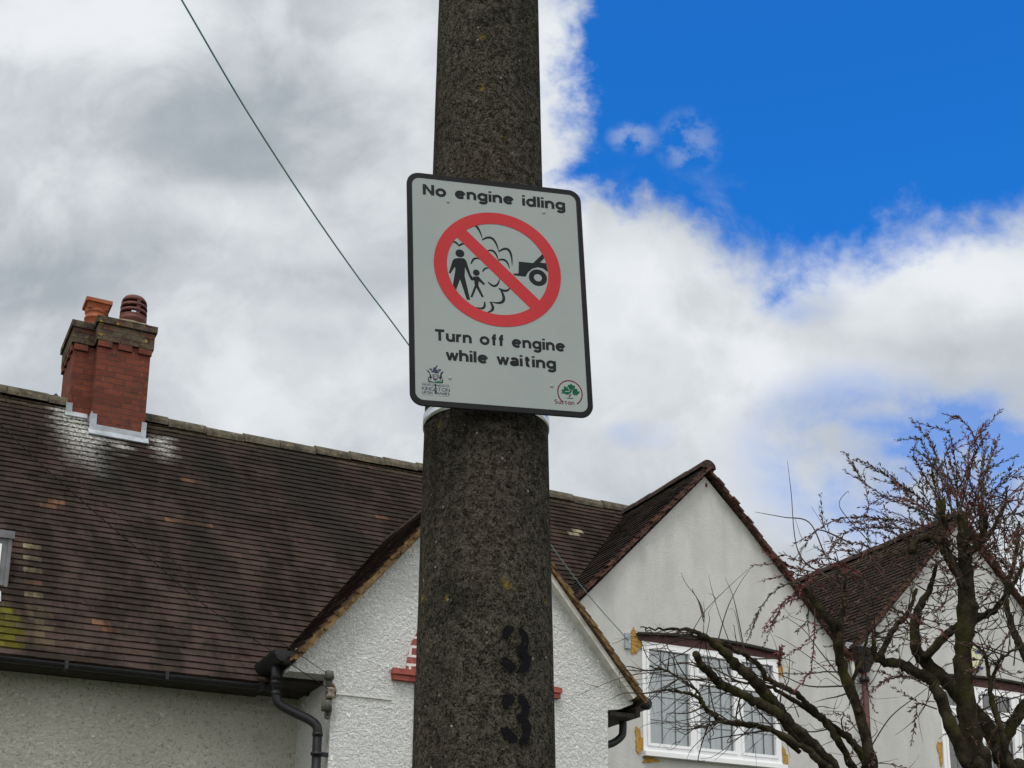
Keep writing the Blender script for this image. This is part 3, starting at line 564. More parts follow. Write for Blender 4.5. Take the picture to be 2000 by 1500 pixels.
cflat([leaf1, leaf2, [(1166, -2063), (1276, -2053), (1335, -2056), (1320, -2070), (1252, -2071)]], .0013, 'emblem_leaves', M['ink_green'])
L, Rr = ribbon_2d([(1180, -1935), (1230, -1925), (1270, -1930)], 8); L2, R2 = ribbon_2d([(1240, -1840), (1250, -1880), (1290, -1900)], 7)
cflat([L+Rr[::-1], L2+R2[::-1]], .00136, 'emblem_veins', M['ink_pale'])
cflat([[(1293, -1974), (1309, -1980), (1268, -2020), (1265, -2038), (1242, -2040), (1248, -2008)]], .00138, 'emblem_trunk', M['ink_maroon'])
GL['S'] = GL['S']
stroke_text('Sutton', .0972, .1337, -.2189, -.2116, .0013, .0013, 1.0).build('council_lettering', M['ink_maroon'], emb)
for i, (x, y) in enumerate(((-918, 1869), (943, 1863), (-968, -1848), (929, -1841))):
    mb = MB(); prof = [(.0036, -.0002), (.0033, .0008), (.0024, .0014), (.0010, .0017), (.0001, .0018)]; vs = []; n_ = 16
    for r_, h_ in prof:
        for j in range(n_): a = 2*math.pi*j/n_; vs.append((x/1e4+r_*math.cos(a), -.001-h_, y/1e4+r_*math.sin(a)))
    mb.add(vs, [(k*n_+(j+1) % n_, k*n_+j, (k+1)*n_+j, (k+1)*n_+(j+1) % n_) for k in range(4) for j in range(n_)], True); mb.build('rivet', M['sign_face'], sign)
# channels on the back and steel bands round the pole
S_inv = sign.matrix_world.inverted()
for zc in (-.205, .185):
    mb = MB(); mb.box((-.115, .0031, zc-.012), (.115, .012, zc+.012)); mb.build('rear_channel', M['steel'], sign)
for z_ in (2.668, 3.055):
    mb = MB(); n_ = 64; vs = []
    for dz_ in (-.0105, .0105):
        for rr in (.0003, .0016):
            for j in range(n_):
                a = 2*math.pi*j/n_; c = pole_c(z_); r_ = pole_r(z_)*1.010+rr; P = Vector((c[0]+r_*math.cos(a), c[1]+r_*math.sin(a), z_+dz_)); vs.append(tuple(S_inv @ P))
    fs = []
    for j in range(n_):
        k = (j+1) % n_; fs += [(n_+j, n_+k, 3*n_+k, 3*n_+j), (j, n_+j, n_+k, k)[::-1], (2*n_+j, 3*n_+j, 3*n_+k, 2*n_+k)]
    mb.add(vs, fs, True); mb.build('steel_band', M['steel'], sign)

# ------------------------------------------------------------------ houses: local x = along the front (u), y = into the house (v)
RZ = math.pi/2-HA
HLOC = (0.0, 0.0, 0.0)
def hloc(s_, t_): return tuple(W(s_, t_, 0))
def tiles(mb, O, U_, V_, N_, L, H, w_=.165, g=.098, th=.019, keep=None, col=None, stain=None, seed=1, droop=.010):
    O, U_, V_, N_ = (np.array(x, float) for x in (O, U_, V_, N_)); r_ = np.random.default_rng(seed); nv = int(H/g); nu = int(L/w_)+1
    for j in range(nv):
        off = (j % 2)*w_/2; sag = r_.normal(0, .0022)
        for i in range(nu+1):
            a0 = i*w_-off; a1 = a0+w_-.0012
            if a0 < 0: a0 = 0
            if a1 > L: a1 = L
            if a1-a0 < .03: continue
            v0 = j*g+r_.normal(0, .0016)+sag; v1 = (j+1)*g+.022; mid = O+U_*(a0+a1)/2+V_*(v0+g/2)
            if keep and not keep(mid): continue
            l0 = th+r_.normal(0, .0014); l1 = l0+r_.normal(0, .0012); up_ = .001
            P = lambda a, v_, n_: O+U_*a+V_*v_+N_*n_
            dv = r_.normal(0, .0018)
            vs = [P(a0, v0, l0+droop*0), P(a1, v0+dv, l1), P(a1, v1, up_), P(a0, v1, up_), P(a0, v0+.001, -.006), P(a1, v0+dv+.001, -.006)]
            st = [tuple(stain(x)) for x in vs] if stain else (0, 0, 0)
            mb.add(vs, [(0, 1, 2, 3), (4, 5, 1, 0), (0, 3, 4), (5, 2, 1)], False, tuple(col(mid, r_)), st)
def base_col(mid, r_):
    k = r_.uniform(.86, 1.14); t_ = r_.uniform(); c = np.array((.056, .036, .033))*(1-t_)+np.array((.062, .045, .036))*t_
    if r_.uniform() < .05: c = np.array((.078, .047, .040))
    return c*k

# ---------- left house with the roughcast gable
houseA = thing('roughcast_house', 'house with dark tiled roof, brick chimney and white roughcast front gable', 'house', HLOC, RZ)
def A(mb, name, m, parent=houseA): return mb.build(name, m, parent)
XZ = dict(o=(0, 0, 0), a=(1, 0, 0), b=(0, 0, 1), n=(0, 1, 0))
T1, TA, TE, ZE = 11.471, 12.44, 12.05, 4.385
TANP = math.tan(R(50)); C5, S5 = math.cos(R(50)), math.sin(R(50))
TR, ZR = 15.10, 8.020
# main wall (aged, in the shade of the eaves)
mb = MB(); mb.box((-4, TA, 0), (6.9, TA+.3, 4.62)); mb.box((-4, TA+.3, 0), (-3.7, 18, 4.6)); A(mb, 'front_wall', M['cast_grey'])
# bay / gable wall in one piece with a window opening and the kneelers
ap = (5.235, 6.49)
outer = [(3.856, 0), (6.664, 0), (6.664, 4.365), (6.80, 4.385), (6.90, 4.43), (6.945, 4.45), (6.95, 4.47), ap, (3.47, 4.43), (3.455, 4.39), (3.856, 4.395)]
hole = [(4.66, 2.9), (4.66, 4.41), (5.90, 4.41), (5.90, 2.9)]
mb = MB(); mb.poly([outer, hole], (0, T1, 0), (1, 0, 0), (0, 0, 1), (0, 1, 0), 0, .25)
mb.box((3.856, T1+.25, 0), (4.10, TA, 4.36)); mb.box((6.42, T1+.25, 0), (6.664, TA, 4.36)); A(mb, 'gable_wall', M['cast_white'])
# window in the gable, mostly behind the pole
mb = MB(); mb.box((4.60, T1+.10, 2.86), (4.66, T1+.2, 4.40)); f_ = MB()
f_.poly([[(4.665, 2.9), (5.895, 2.9), (5.895, 4.405), (4.665, 4.405)], [(4.73, 2.97), (4.73, 4.34), (5.83, 4.34), (5.83, 2.97)]], (0, T1, 0), (1, 0, 0), (0, 0, 1), (0, 1, 0), .10, .16)
f_.box((5.25, T1+.105, 2.97), (5.31, T1+.155, 4.34)); win = A(f_, 'gable_window', M['white_pl'])
mb = MB(); mb.box((4.73, T1+.13, 2.97), (5.25, T1+.134, 4.34)); mb.box((5.31, T1+.13, 2.97), (5.83, T1+.134, 4.34)); mb.build('pane', M['glass'], win)
mb = MB(); mb.box((4.5, T1+.5, 2.8), (6.1, T1+.52, 4.5)); mb.build('dark_room', M['room'], win)
mb = MB(); mb.box((4.64, T1-.012, 2.9), (4.672, T1+.03, 4.405)); mb.build('edge_trim', M['soffit'], win)
# red brick head and the tile ledge below it
mb = MB(); mb.poly([[(4.55, 4.525)]+[(5.27+.72*math.cos(R(a)), 4.525+.72*math.sin(R(a))) for a in range(172, 4, -8)]+[(5.99, 4.525)]], (0, T1, 0), (1, 0, 0), (0, 0, 1), (0, 1, 0), -.02, .02); A(mb, 'brick_arch', M['tymp'])
mb = MB(); 
for k, (dz_, pr) in enumerate(((4.412, .055), (4.462, .075))): mb.box((4.415-.01*k, T1-pr, dz_), (6.115+.01*k, T1+.01, dz_+.046))
mb.box((4.42, T1-.03, 4.51), (6.11, T1+.005, 4.526)); A(mb, 'tile_ledge', M['redtile'])
# main roof
V5 = np.array([0, C5, S5]); N5 = np.array([0, -S5, C5])
def gb(s_): return 7.92-abs(s_-9.03)*math.tan(R(46))                # height of the right-hand house's gable roof
def keepA(m_):
    if m_[0] > 6.93 and not (m_[2] > gb(m_[0])-.12 and m_[0] < 9.4): return False
    return True
def in_box(m_, s0, s1, z0, z1): return s0 < m_[0] < s1 and z0 < m_[2] < z1
ORANGE = [(1.45, 1.62, 6.27), (1.54, 1.71, 6.335), (2.83, 3.20, 6.39), (2.98, 3.14, 7.04), (2.0, 2.12, 4.84), (5.30, 5.48, 6.99)]
def colA(m_, r_):
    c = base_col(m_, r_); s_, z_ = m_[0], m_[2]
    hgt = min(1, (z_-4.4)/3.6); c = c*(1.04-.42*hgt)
    for a, b, zz in ORANGE:
        if a-.03 < s_ < b+.03 and abs(z_-zz) < .045: return np.array((.150, .078, .048))*r_.uniform(.65, 1.1)
    if in_box(m_, 7.93, 8.1, 7.27, 7.36): return np.array((.34, .31, .20))
    if in_box(m_, 1.28, 1.50, 5.05, 5.72):
        j = int(round((z_-5.075)/.0751)) 
        if j % 2 == 0: return (np.array((.17, .085, .055)) if j == 2 else np.array((.25, .21, .13)))*r_.uniform(.85, 1.1)
    if in_box(m_, .95, 1.33, 4.44, 4.90): return np.array((.112, .100, .016))*r_.uniform(.55, 1.1)
    if in_box(m_, .6, 1.55, 4.44, 5.0): return np.array((.082, .062, .040))*r_.uniform(.7, 1.2)
    return c
def stA(P):
    s_, z_ = P[0], P[2]; lime = 0
    for c, k, zt, ln in ((1.88, .22, 7.95, 1.05), (2.83, .10, 7.72, .45), (2.38, .07, 7.50, .20), (2.05, .12, 7.7, .9)):
        if z_ < zt: lime = max(lime, max(0, 1-((s_-c-(zt-z_)*.12)/k)**2)*max(0, 1-(zt-z_)/ln))
    moss = max(0, 1-(8.13-z_)/.35)*.55
    soot = 0
    for c, k, z0, z1 in ((3.05, .22, 5.0, 6.4), (3.3, .3, 6.6, 7.9), (2.2, .2, 6.6, 7.4), (4.4, .5, 6.4, 8.0), (.6, .5, 6.3, 7.9)):
        if z0-.3 < z_ < z1: soot = max(soot, max(0, 1-((s_-c-(z1-z_)*.18)/k)**2)*min(1, (z_-z0+.3)/.4)*.8)
    return min(1, lime*1.7), moss, soot
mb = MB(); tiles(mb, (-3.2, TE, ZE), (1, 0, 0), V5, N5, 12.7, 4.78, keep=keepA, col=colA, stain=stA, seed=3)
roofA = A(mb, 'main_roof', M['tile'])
mb = MB(); dk_ = [(-3.2, 0), (10.1, 0), (10.1, .0)]
def rp(s_, z_, off=0): t_ = TE+(z_-ZE)/TANP; return np.array([s_, t_, z_])+N5*off
P = [rp(-3.2, ZE), rp(6.93, ZE), rp(6.93, 5.5), rp(9.05, 8.0), rp(9.05, ZR), rp(-3.2, ZR)]
vs = [x-N5*.008 for x in P]+[x-N5*.09 for x in P]; k = len(P)
mb.add(vs, [tuple(range(k)), tuple(range(2*k-1, k-1, -1))]+[((i+1) % k, i, i+k, (i+1) % k+k) for i in range(k)])
mb.add([(-3.2, TR, ZR-.02), (9.05, TR, ZR-.02), (9.05, 18.6, 4.3), (-3.2, 18.6, 4.3)], [(0, 1, 2, 3)])
mb.build('roof_deck', M['soffit'], roofA)
mb = MB()
s_ = -3.2; r_ = np.random.default_rng(5)
while s_ < 9.2:
    L = .44; n_ = 9; zc = ZR-.055+.020*math.sin(s_*1.3)+r_.normal(0, .006); pts = []
    for e, rad in ((s_, .118), (s_+L-.006, .113)):
        for j in range(n_+1): a = math.pi*(j/n_)*1.1-.05*math.pi; pts.append((e, TR-rad*math.cos(a), zc+rad*math.sin(a)))
    m1 = n_+1; mb.add(pts, [(j, j+1, m1+j+1, m1+j) for j in range(n_)]+[tuple(range(n_, -1, -1)), tuple(m1+j for j in range(m1))], False); s_ += L
mb.build('ridge_tiles', M['ridge'], roofA)
# bay roof
def gable_roof(parent, apex_s, apex_z, half, pitch, t0, t1, mt, mv, seed, soffit_m, name='gable_roof', over=.0, colf=base_col, under=True, jag=.02, rr=.108, rm=None):
    cp, sp_ = math.cos(R(pitch)), math.sin(R(pitch)); H = half/cp; mb = MB()
    zl = apex_z-half*math.tan(R(pitch))
    for sg in (-1, 1):
        U_ = np.array([0, 1, 0]) if sg < 0 else np.array([0, -1, 0]); V_ = np.array([-sg*cp, 0, sp_]); N_ = np.array([sg*sp_, 0, cp])
        O = np.array([apex_s+sg*half, t0 if sg < 0 else t1, zl]); 
        U_ = -np.cross(V_, N_)*-1 if False else U_
        tiles(mb, O, U_, V_, N_, t1-t0, H, col=colf, stain=lambda P: (0, max(0, 1-(apex_z-P[2])/.3)*.5, 0), seed=seed+sg)
    rf = mb.build(name, mt, parent)
    mb = MB()
    for sg in (-1, 1):
        P0 = np.array([apex_s+sg*half, 0, zl]); P1 = np.array([apex_s, 0, apex_z]); N_ = np.array([sg*sp_, 0, cp])
        a, b = P0-N_*.010, P1-N_*.010; c, d = P1-N_*.05, P0-N_*.05; T0, T1_ = np.array([0, t0+.012, 0]), np.array([0, t1, 0])
        q_ = [a+T0, b+T0, c+T0, d+T0, a+T1_, b+T1_, c+T1_, d+T1_]; mb.hexa(q_)
    mb.build('roof_boards', soffit_m, rf)
    # ragged verge: end tiles and undercloak seen on edge
    mb = MB(); r_ = np.random.default_rng(seed+9); g = .098
    for sg in (-1, 1):
        V_ = np.array([-sg*cp, 0, sp_]); N_ = np.array([sg*sp_, 0, cp]); O = np.array([apex_s+sg*half, t0, zl])
        for j in range(int(H/g)):
            for layer, (n0, n1, dt) in enumerate(((-.052, -.028, .0), (-.027, -.004, .012))):
                v0 = j*g+r_.normal(0, .006)-.01*layer; v1 = v0+g*1.25; e = -jag*.3-abs(r_.normal(0, jag))+dt
                tilt = .014
                q_ = []
                for tt in (e, .16):
                    for v_, nn in ((v0, n0+tilt*.6), (v1, n0-tilt*.3), (v1, n1-tilt*.3), (v0, n1+tilt*.6)): q_.append(O+V_*v_+N_*nn+np.array([0, tt, 0]))
                mb.hexa(q_)
    mb.build('verge', mv, rf)
    mb = MB(); y_ = t0-.02; k = 0                            # ridge tiles
    while y_ < t1-.1:
        L = .42; n_ = 9; zc = apex_z-.045+r_.normal(0, .004); pts = []
        for e, rad in ((y_, rr), (y_+L-.006, rr*.955)):
            for j in range(n_+1): a = math.pi*(j/n_); pts.append((apex_s-rad*math.cos(a), e, zc+rad*math.sin(a)))
        m1 = n_+1; mb.add(pts, [(j+1, j, m1+j, m1+j+1) for j in range(n_)]+[tuple(range(n_+1)), tuple(m1+n_-j for j in range(m1))], False); y_ += L
    mb.build('ridge_tiles', M['ridge_dk'], rf)
    return rf
bay = gable_roof(houseA, 5.235, 6.60, 1.80, 49.7, T1-.13, 14.2, M['tile'], M['verge'], 21, M['soffit'], 'bay_roof', rr=.065)
# white boards under the bay verges
mb = MB(); 
for sg in (1,):
    V_ = np.array([-sg*math.cos(R(49.7)), 0, math.sin(R(49.7))]); N_ = np.array([sg*math.sin(R(49.7)), 0, math.cos(R(49.7))]); O = np.array([5.235+sg*1.74, 0, 6.60-1.74*math.tan(R(49.7))])
    q_ = []
    for tt in (T1-.105, T1+.02):
        for v_, nn in ((0.0, -.105), (2.60, -.105), (2.60, -.056), (0.0, -.056)): q_.append(O+V_*v_+N_*nn+np.array([0, tt, 0]))
    mb.hexa(q_)
mb.build('verge_soffit', M['off_white'], bay)
# eaves soffit and gutters
def gutter(mb, p0, p1, r_, n=10, th=.006):
    p0, p1 = np.array(p0, float), np.array(p1, float); d = (p1-p0)/np.linalg.norm(p1-p0); sd = np.cross(d, (0, 0, 1)); sd /= np.linalg.norm(sd); up = np.array([0, 0, 1.])
    vs = []
    for rr in (r_, r_-th):
        for e in (p0, p1):
            for j in range(n+1): a = math.pi+math.pi*j/n; vs.append(e+sd*rr*math.cos(a)+up*rr*math.sin(a))
    m_ = n+1; fs = []
    for j in range(n): fs += [(j, j+1, m_+j+1, m_+j), (2*m_+j+1, 2*m_+j, 3*m_+j, 3*m_+j+1)]
    fs += [(0, m_, 3*m_, 2*m_), (m_-1, 3*m_-1, 4*m_-1, 2*m_-1)]
    fs += [tuple(range(m_-1, -1, -1)), tuple(m_+j for j in range(m_))]; mb.add(vs, fs, False)
mb = MB(); gutter(mb, (-3.2, TE-.045, ZE-.015), (3.50, TE-.045, ZE-.03), .046)
for k in range(8):
    s_ = -2.6+k*.85; mb.box((s_, TE-.098, ZE-.075), (s_+.03, TE+.02, ZE+.0)); 
A(mb, 'main_gutter', M['black_pl'])
mb = MB(); mb.box((-3.2, TE+.015, ZE-.045), (3.40, TE+.035, ZE-.012)); mb.box((-3.2, TE+.035, ZE-.045), (3.44, TA, ZE-.028)); A(mb, 'eaves_board', M['soffit'])
mb = MB(); gutter(mb, (3.40, T1-.06, 4.555), (3.40, TE-.02, 4.54), .098, 12, .008)
mb.tube([(3.40, T1+.16, 4.48), (3.40, T1+.16, 4.37), (3.40, T1+.16, 4.33)], [.05, .052, .052], 14)
A(mb, 'bay_gutter', M['black_pl'])
mb = MB(); mb.box((3.50, T1-.055, 4.46), (3.522, T1-.02, 4.585)); A(mb, 'gutter_end_board', M['off_white'])
mb = MB(); mb.box((3.46, T1+.26, 4.36), (3.855, TA, 4.40)); A(mb, 'eaves_soffit', M['soffit'])
mb = MB(); mb.box((6.665, T1+.26, 4.33), (6.985, TA, 4.37)); mb.box((6.985, T1+.0, 4.33), (7.03, TA, 4.46)); mb.box((6.70, T1+.02, 4.32), (6.985, T1+.26, 4.362)); A(mb, 'eaves_soffit', M['soffit'])
mb = MB(); gutter(mb, (7.10, T1+.02, 4.50), (7.10, 13.0, 4.48), .085, 12, .006); mb.tube([(7.10, T1+.0, 4.475), (7.10, T1-.03, 4.477)], [.07, .035], 12)
mb.tube(smooth_path([(6.98, T1+.25, 4.38), (6.98, T1+.25, 4.25), (6.96, T1+.25, 4.17), (6.85, T1+.25, 4.09), (6.70, T1+.25, 4.04), (6.66, T1+.3, 3.9)], 5), .038, 12); A(mb, 'right_gutter', M['black_pl'])
# downpipe with swan neck
mb = MB(); PT = T1+.16
mb.tube([(3.40, PT, 4.37), (3.405, PT, 4.24)], .043, 14); mb.tube([(3.40, PT, 4.33), (3.402, PT, 4.29)], .050, 14)
path = smooth_path([(3.405, PT, 4.27), (3.405, PT, 4.19), (3.44, PT-.01, 4.115), (3.56, PT-.05, 4.05), (3.68, PT-.10, 3.99), (3.745, PT-.13, 3.93), (3.755, PT-.13, 3.84)], 6)
mb.tube(path, .0415, 14); mb.tube([(3.755, PT-.13, 3.87), (3.755, PT-.13, 0.1)], .041, 14)
mb.tube([(3.405, PT, 4.225), (3.405, PT, 4.20)], .048, 14); mb.tube([(3.755, PT-.13, 3.875), (3.755, PT-.13, 3.845)], .047, 14); mb.tube([(3.755, PT-.13, 3.70), (3.755, PT-.13, 3.675)], .053, 14); mb.box((3.76, PT-.15, 3.67), (3.86, PT-.11, 3.705))
A(mb, 'downpipe', M['black_pl'])
# old cable bracket with insulators at the corner of the gable
br_ = bpy.data.objects.new('cable_bracket', None); COL.objects.link(br_); br_.parent = houseA
mb = MB(); mb.box((3.80, T1-.035, 4.02), (3.85, T1-.002, 4.42)); mb.tube([(3.81, T1-.06, 4.415), (3.81, T1-.06, 4.345)], [.038, .045], 10); mb.tube([(3.80, T1-.05, 4.15), (3.80, T1-.05, 4.06)], [.045, .05], 10)
mb.tube(smooth_path([(3.79, T1-.05, 4.06), (3.795, T1-.05, 4.00), (3.825, T1-.05, 4.0), (3.83, T1-.05, 4.05)], 4), .009, 6); mb.build('iron_strap', M['iron'], br_)
mb = MB(); mb.lathe((3.83, T1-.06, 4.22), [(.012, -.05), (.038, -.045), (.042, -.02), (.024, 0), (.04, .02), (.038, .045), (.012, .05)], 12); mb.build('insulator', M['ceramic'], br_)
mb = MB(); mb.tube([(3.85, T1-.03, 4.30), (3.865, T1-.05, 4.25), (3.86, T1-.04, 4.19)], .02, 8); mb.build('rust_bolt', M['rust'], br_)
mb = MB(); mb.box((3.88, T1-.012, 4.226), (4.42, T1-.002, 4.234)); A(mb, 'wall_cable', M['off_white'])
# dormer window at the left
dm = bpy.data.objects.new('roof_window', None); COL.objects.link(dm); dm.parent = houseA; dm.location = (-.085, .02, -.06)
TD = 12.67; D0, D1 = .42, 1.285
mb = MB(); fo = [(D0, 5.17), (D1, 5.17), (D1, 5.71), (D0, 5.71)]; fi = [(D0+.085, 5.22), (D0+.085, 5.61), (D1-.085, 5.61), (D1-.085, 5.22)]
mb.poly([fo, fi], (0, TD, 0), (1, 0, 0), (0, 0, 1), (0, 1, 0), 0, .05); mb.box((D0, TD+.05, 5.17), (D0+.03, 13.22, 5.70)); mb.box((D1-.03, TD+.05, 5.17), (D1, 13.4, 5.70)); mb.box((D0-.01, TD-.025, 5.665), (D1+.012, 13.45, 5.735))
mb.box((D1-.035, TD-.012, 5.19), (D1-.006, TD-.001, 5.66)); mb.build('cheek_frame', M['grey_frame'], dm)
mb = MB(); mb.poly([[(x, z_) for x, z_ in ((D0+.087, 5.222), (D1-.087, 5.222), (D1-.087, 5.608), (D0+.087, 5.608))], [(D0+.125, 5.25), (D0+.125, 5.575), (D1-.125, 5.575), (D1-.125, 5.25)]], (0, TD, 0), (1, 0, 0), (0, 0, 1), (0, 1, 0), -.012, .03); mb.build('frame', M['white_pl'], dm)
mb = MB(); mb.box((D0+.125, TD+.01, 5.25), (D1-.125, TD+.014, 5.575)); mb.build('pane', M['glass'], dm)
mb = MB(); mb.box((D0+.05, TD+.12, 5.2), (D1-.05, TD+.13, 5.65)); mb.build('blind', M['curtain'], dm)
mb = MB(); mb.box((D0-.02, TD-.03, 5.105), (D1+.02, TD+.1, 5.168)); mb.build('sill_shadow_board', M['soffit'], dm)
mb = MB(); q_ = [rp(x, z_, o_) for o_ in (.070, .080) for x, z_ in ((D0-.05, 4.98), (D1-.06, 4.98), (D1-.06, 5.10), (D0-.05, 5.10))]; mb.hexa(q_); mb.build('lead_apron', M['lead'], dm)
# chimney
ch = bpy.data.objects.new('chimney', None); COL.objects.link(ch); ch.parent = houseA; ch.location = (0, 0, -.085)
FS, FT, FE, FB = 2.075, 14.74, 2.645, 15.31     # front shaft s0, t0, s1, t1
BS, BT, BE, BB = 1.838, 14.94, 2.46, 15.67      # rear shaft
mb = MB()
for (a, b, c, d, zt) in ((FS, FT, FE, FB, 9.045), (BS, BT, BE, BB, 9.025)):
    mb.box((a-.028, b-.028, 8.785), (c+.028, d+.028, zt-.06)); mb.box((a-.05, b-.05, zt-.058), (c+.05, d+.05, zt+.02))
mb2 = mb; mb2.build('oversailing_courses', M['capstone'], ch)
mb = MB(); mb.box((FS, FT, 7.2), (FE, FB, 8.78)); mb.box((BS, BT, 7.4), (BE, BB, 8.77))
for a, b, c, zt in ((FS, FT, FE, 8.78), (BS, BT, BS+.24, 8.77)):
    n_ = 3 if c-a > .4 else 1
    for k in range(n_):
        x = a-.01+k*(c-a-.13)/max(1, n_-1) if n_ > 1 else a; mb.box((x, b-.026, zt-.068), (x+.15, b+.02, zt+.003))
for k in range(4): y_ = BT+.02+k*.2; mb.box((BS-.026, y_, 8.70), (BS+.02, y_+.11, 8.772))
mb.build('brick_shaft', M['brick'], ch)
mb = MB(); r_ = np.random.default_rng(2)
for (cx, cy, z0, ra, rb) in ((2.45, 15.01, 9.065, .30, .17), (2.10, 15.23, 9.045, .28, .16)):
    n_ = 20; vs = []; prof = [(ra, 0), (ra*.93, .035), (rb*1.25, .085), (rb, .10)]
    for rr, zz in prof:
        for j in range(n_): a = 2*math.pi*j/n_; sq = 1/max(abs(math.cos(a)), abs(math.sin(a)))**.55 if rr > rb*1.1 else 1; k = rr*sq*.92*(1+r_.normal(0, .02)); vs.append((cx+k*math.cos(a), cy+k*math.sin(a), z0+zz+r_.normal(0, .005)))
    mb.add(vs, [(i*n_+j, i*n_+(j+1) % n_, (i+1)*n_+(j+1) % n_, (i+1)*n_+j) for i in range(3) for j in range(n_)]+[tuple(3*n_+j for j in range(n_))], False)
mb.build('flaunching', M['mortar'], ch)
# domed pot with louvre slots
def louvre_pot(cx, cy, z0):
    mb = MB(); rad = .150; n_ = 32; rows = []
    prof = [(.135, 0), (.135, .03), (.150, .045), (.150, .10)]
    slots = [(.115, .150), (.185, .220), (.255, .285)]
    mb.lathe((cx, cy, z0), [(.132, -.03), (.135, .03), (.152, .05), (.152, .095), (.146, .095)], n_)
    zt = .095
    for k, (a, b) in enumerate(slots):
        mb.lathe((cx, cy, z0), [(.120, zt), (.152, zt), (.153-.004*k, a), (.120, a)], n_)
        for j in range(4):                                   # posts between the slots
            c_ = 2*math.pi*(j+.12)/4; wd = .14; rr = .147
            q_ = []
            for zz in (a, b):
                for da, r2 in ((-wd, .125), (-wd, rr), (wd, rr), (wd, .125)): q_.append((cx+r2*math.cos(c_+da), cy+r2*math.sin(c_+da), z0+zz))
            mb.hexa([q_[i] for i in (0, 1, 2, 3, 4, 5, 6, 7)])
        zt = b
    mb.lathe((cx, cy, z0), [(.118, zt), (.145, zt), (.136, zt+.035), (.112, zt+.068), (.07, zt+.088), (.002, zt+.095)], n_)
    mb.build('chimney_pot', M['pot_dark'], ch)
louvre_pot(2.46, 14.99, 9.15)
# terracotta pot with square hood
mb = MB(); cx, cy, z0 = 2.085, 15.21, 9.14
mb.lathe((cx, cy, z0), [(.120, -.02), (.118, .085), (.132, .092), (.134, .112), (.122, .120), (.120, .165), (.130, .172), (.131, .19), (.118, .198), (.118, .23)], 28)
q_ = []
for hh, zz in ((.105, .200), (.126, .262), (.146, .268), (.147, .312), (.128, .314), (.10, .26)):
    for a, b in ((-1, -1), (1, -1), (1, 1), (-1, 1)): q_.append((cx+a*hh, cy+b*hh, z0+zz))
mb.add(q_, [(i*4+j, i*4+(j+1) % 4, (i+1)*4+(j+1) % 4, (i+1)*4+j) for i in range(5) for j in range(4)]); mb.build('chimney_pot', M['pot'], ch)
# lead flashings
mb = MB(); 
mb.box((FS-.012, FT-.010, 7.50), (FE+.012, FT-.001, 7.78)); mb.box((BS-.012, BT-.010, 7.72), (FS-.02, BT-.001, 7.955))
for x0, x1, tt, zz in ((FS-.022, FS+.05, FT-.014, 7.90), (FE-.035, FE+.020, FT-.014, 7.905), (BS-.022, BS+.045, BT-.014, 8.06)): mb.box((x0, tt, zz-.2), (x1, tt+.010, zz))
mb.box((FS-.010, FT, 7.5), (FS-.001, BT, 7.93))
q_ = [rp(x, z_, o_) for o_ in (.075, .089) for x, z_ in ((FS-.03, 7.585), (FE+.05, 7.585), (FE+.05, 7.665), (FS-.03, 7.665))]; mb.hexa(q_)
q_ = [rp(x, z_, o_) for o_ in (.075, .089) for x, z_ in ((BS-.03, 7.835), (FS-.03, 7.835), (FS-.03, 7.91), (BS-.03, 7.91))]; mb.hexa(q_)
mb.build('lead_flashing', M['lead'], ch)
mb = MB(); mb.bar((BS-.03, 15.65, 8.42), (BS-.10, 15.67, 8.36), .05, .07); mb.bar((BS-.02, 15.66, 8.4), (BS-.02, 15.67, 8.0), .04, .03); mb.build('aerial_bracket', M['iron'], ch)

# ---------- right house with two smooth rendered gables
houseB = thing('rendered_house', 'smooth white rendered house with two red tiled gables behind the bare tree', 'house', HLOC, RZ)
def B(mb, name, m, parent=houseB): return mb.build(name, m, parent)
T2 = 13.15
A2, A3 = (9.02, 7.785), (13.05, 7.83)
hole2 = [(8.088, 4.335), (8.088, 5.615), (9.985, 5.615), (9.985, 4.335)]; hole3 = [(12.50, 4.335), (12.50, 5.625), (14.42, 5.625), (14.42, 4.335)]
outer = [(6.72, 0), (15.6, 0), (15.6, 5.3), (15.15, 5.75), A3, (11.20, 5.86), (11.06, 5.86), A2, (6.95, 5.62), (6.72, 5.5)]
mb = MB(); mb.poly([outer, hole2, hole3], (0, T2, 0), (1, 0, 0), (0, 0, 1), (0, 1, 0), 0, .28)
mb.box((6.72, T2+.28, 0), (7.0, 18, 5.5)); mb.box((15.3, T2+.28, 0), (15.6, 18, 5.3)); B(mb, 'front_wall', M['render'])
mb = MB(); mb.box((9.025, T2-.012, 7.655), (9.048, T2+.002, 7.70)); B(mb, 'vent_hole', M['rust'])
def colB(m_, r_):
    k = r_.uniform(.75, 1.25); return np.array((.034, .026, .024) if r_.uniform() < .88 else (.062, .036, .029))*k
gable_roof(houseB, 9.025, 7.91, 2.12, 46, T2-.06, 18.2, M['tile_b'], M['verge_r'], 41, M['soffit'], 'left_gable_roof', colf=colB, jag=.030)
gable_roof(houseB, 13.06, 7.955, 2.0, 46, T2-.06, 18.2, M['tile_b'], M['verge_r'], 61, M['soffit'], 'right_gable_roof', colf=colB, jag=.030)
mb = MB(); mb.box((11.0, T2-.05, 5.875), (11.40, T2+.2, 5.955)); B(mb, 'valley_fascia', M['lead'])
mb = MB(); mb.hexa([(11.10, T2-.16, 5.72), (11.34, T2-.16, 5.72), (11.34, T2-.01, 5.72), (11.10, T2-.01, 5.72), (11.07, T2-.20, 5.88), (11.37, T2-.20, 5.88), (11.37, T2-.01, 5.88), (11.07, T2-.01, 5.88)])
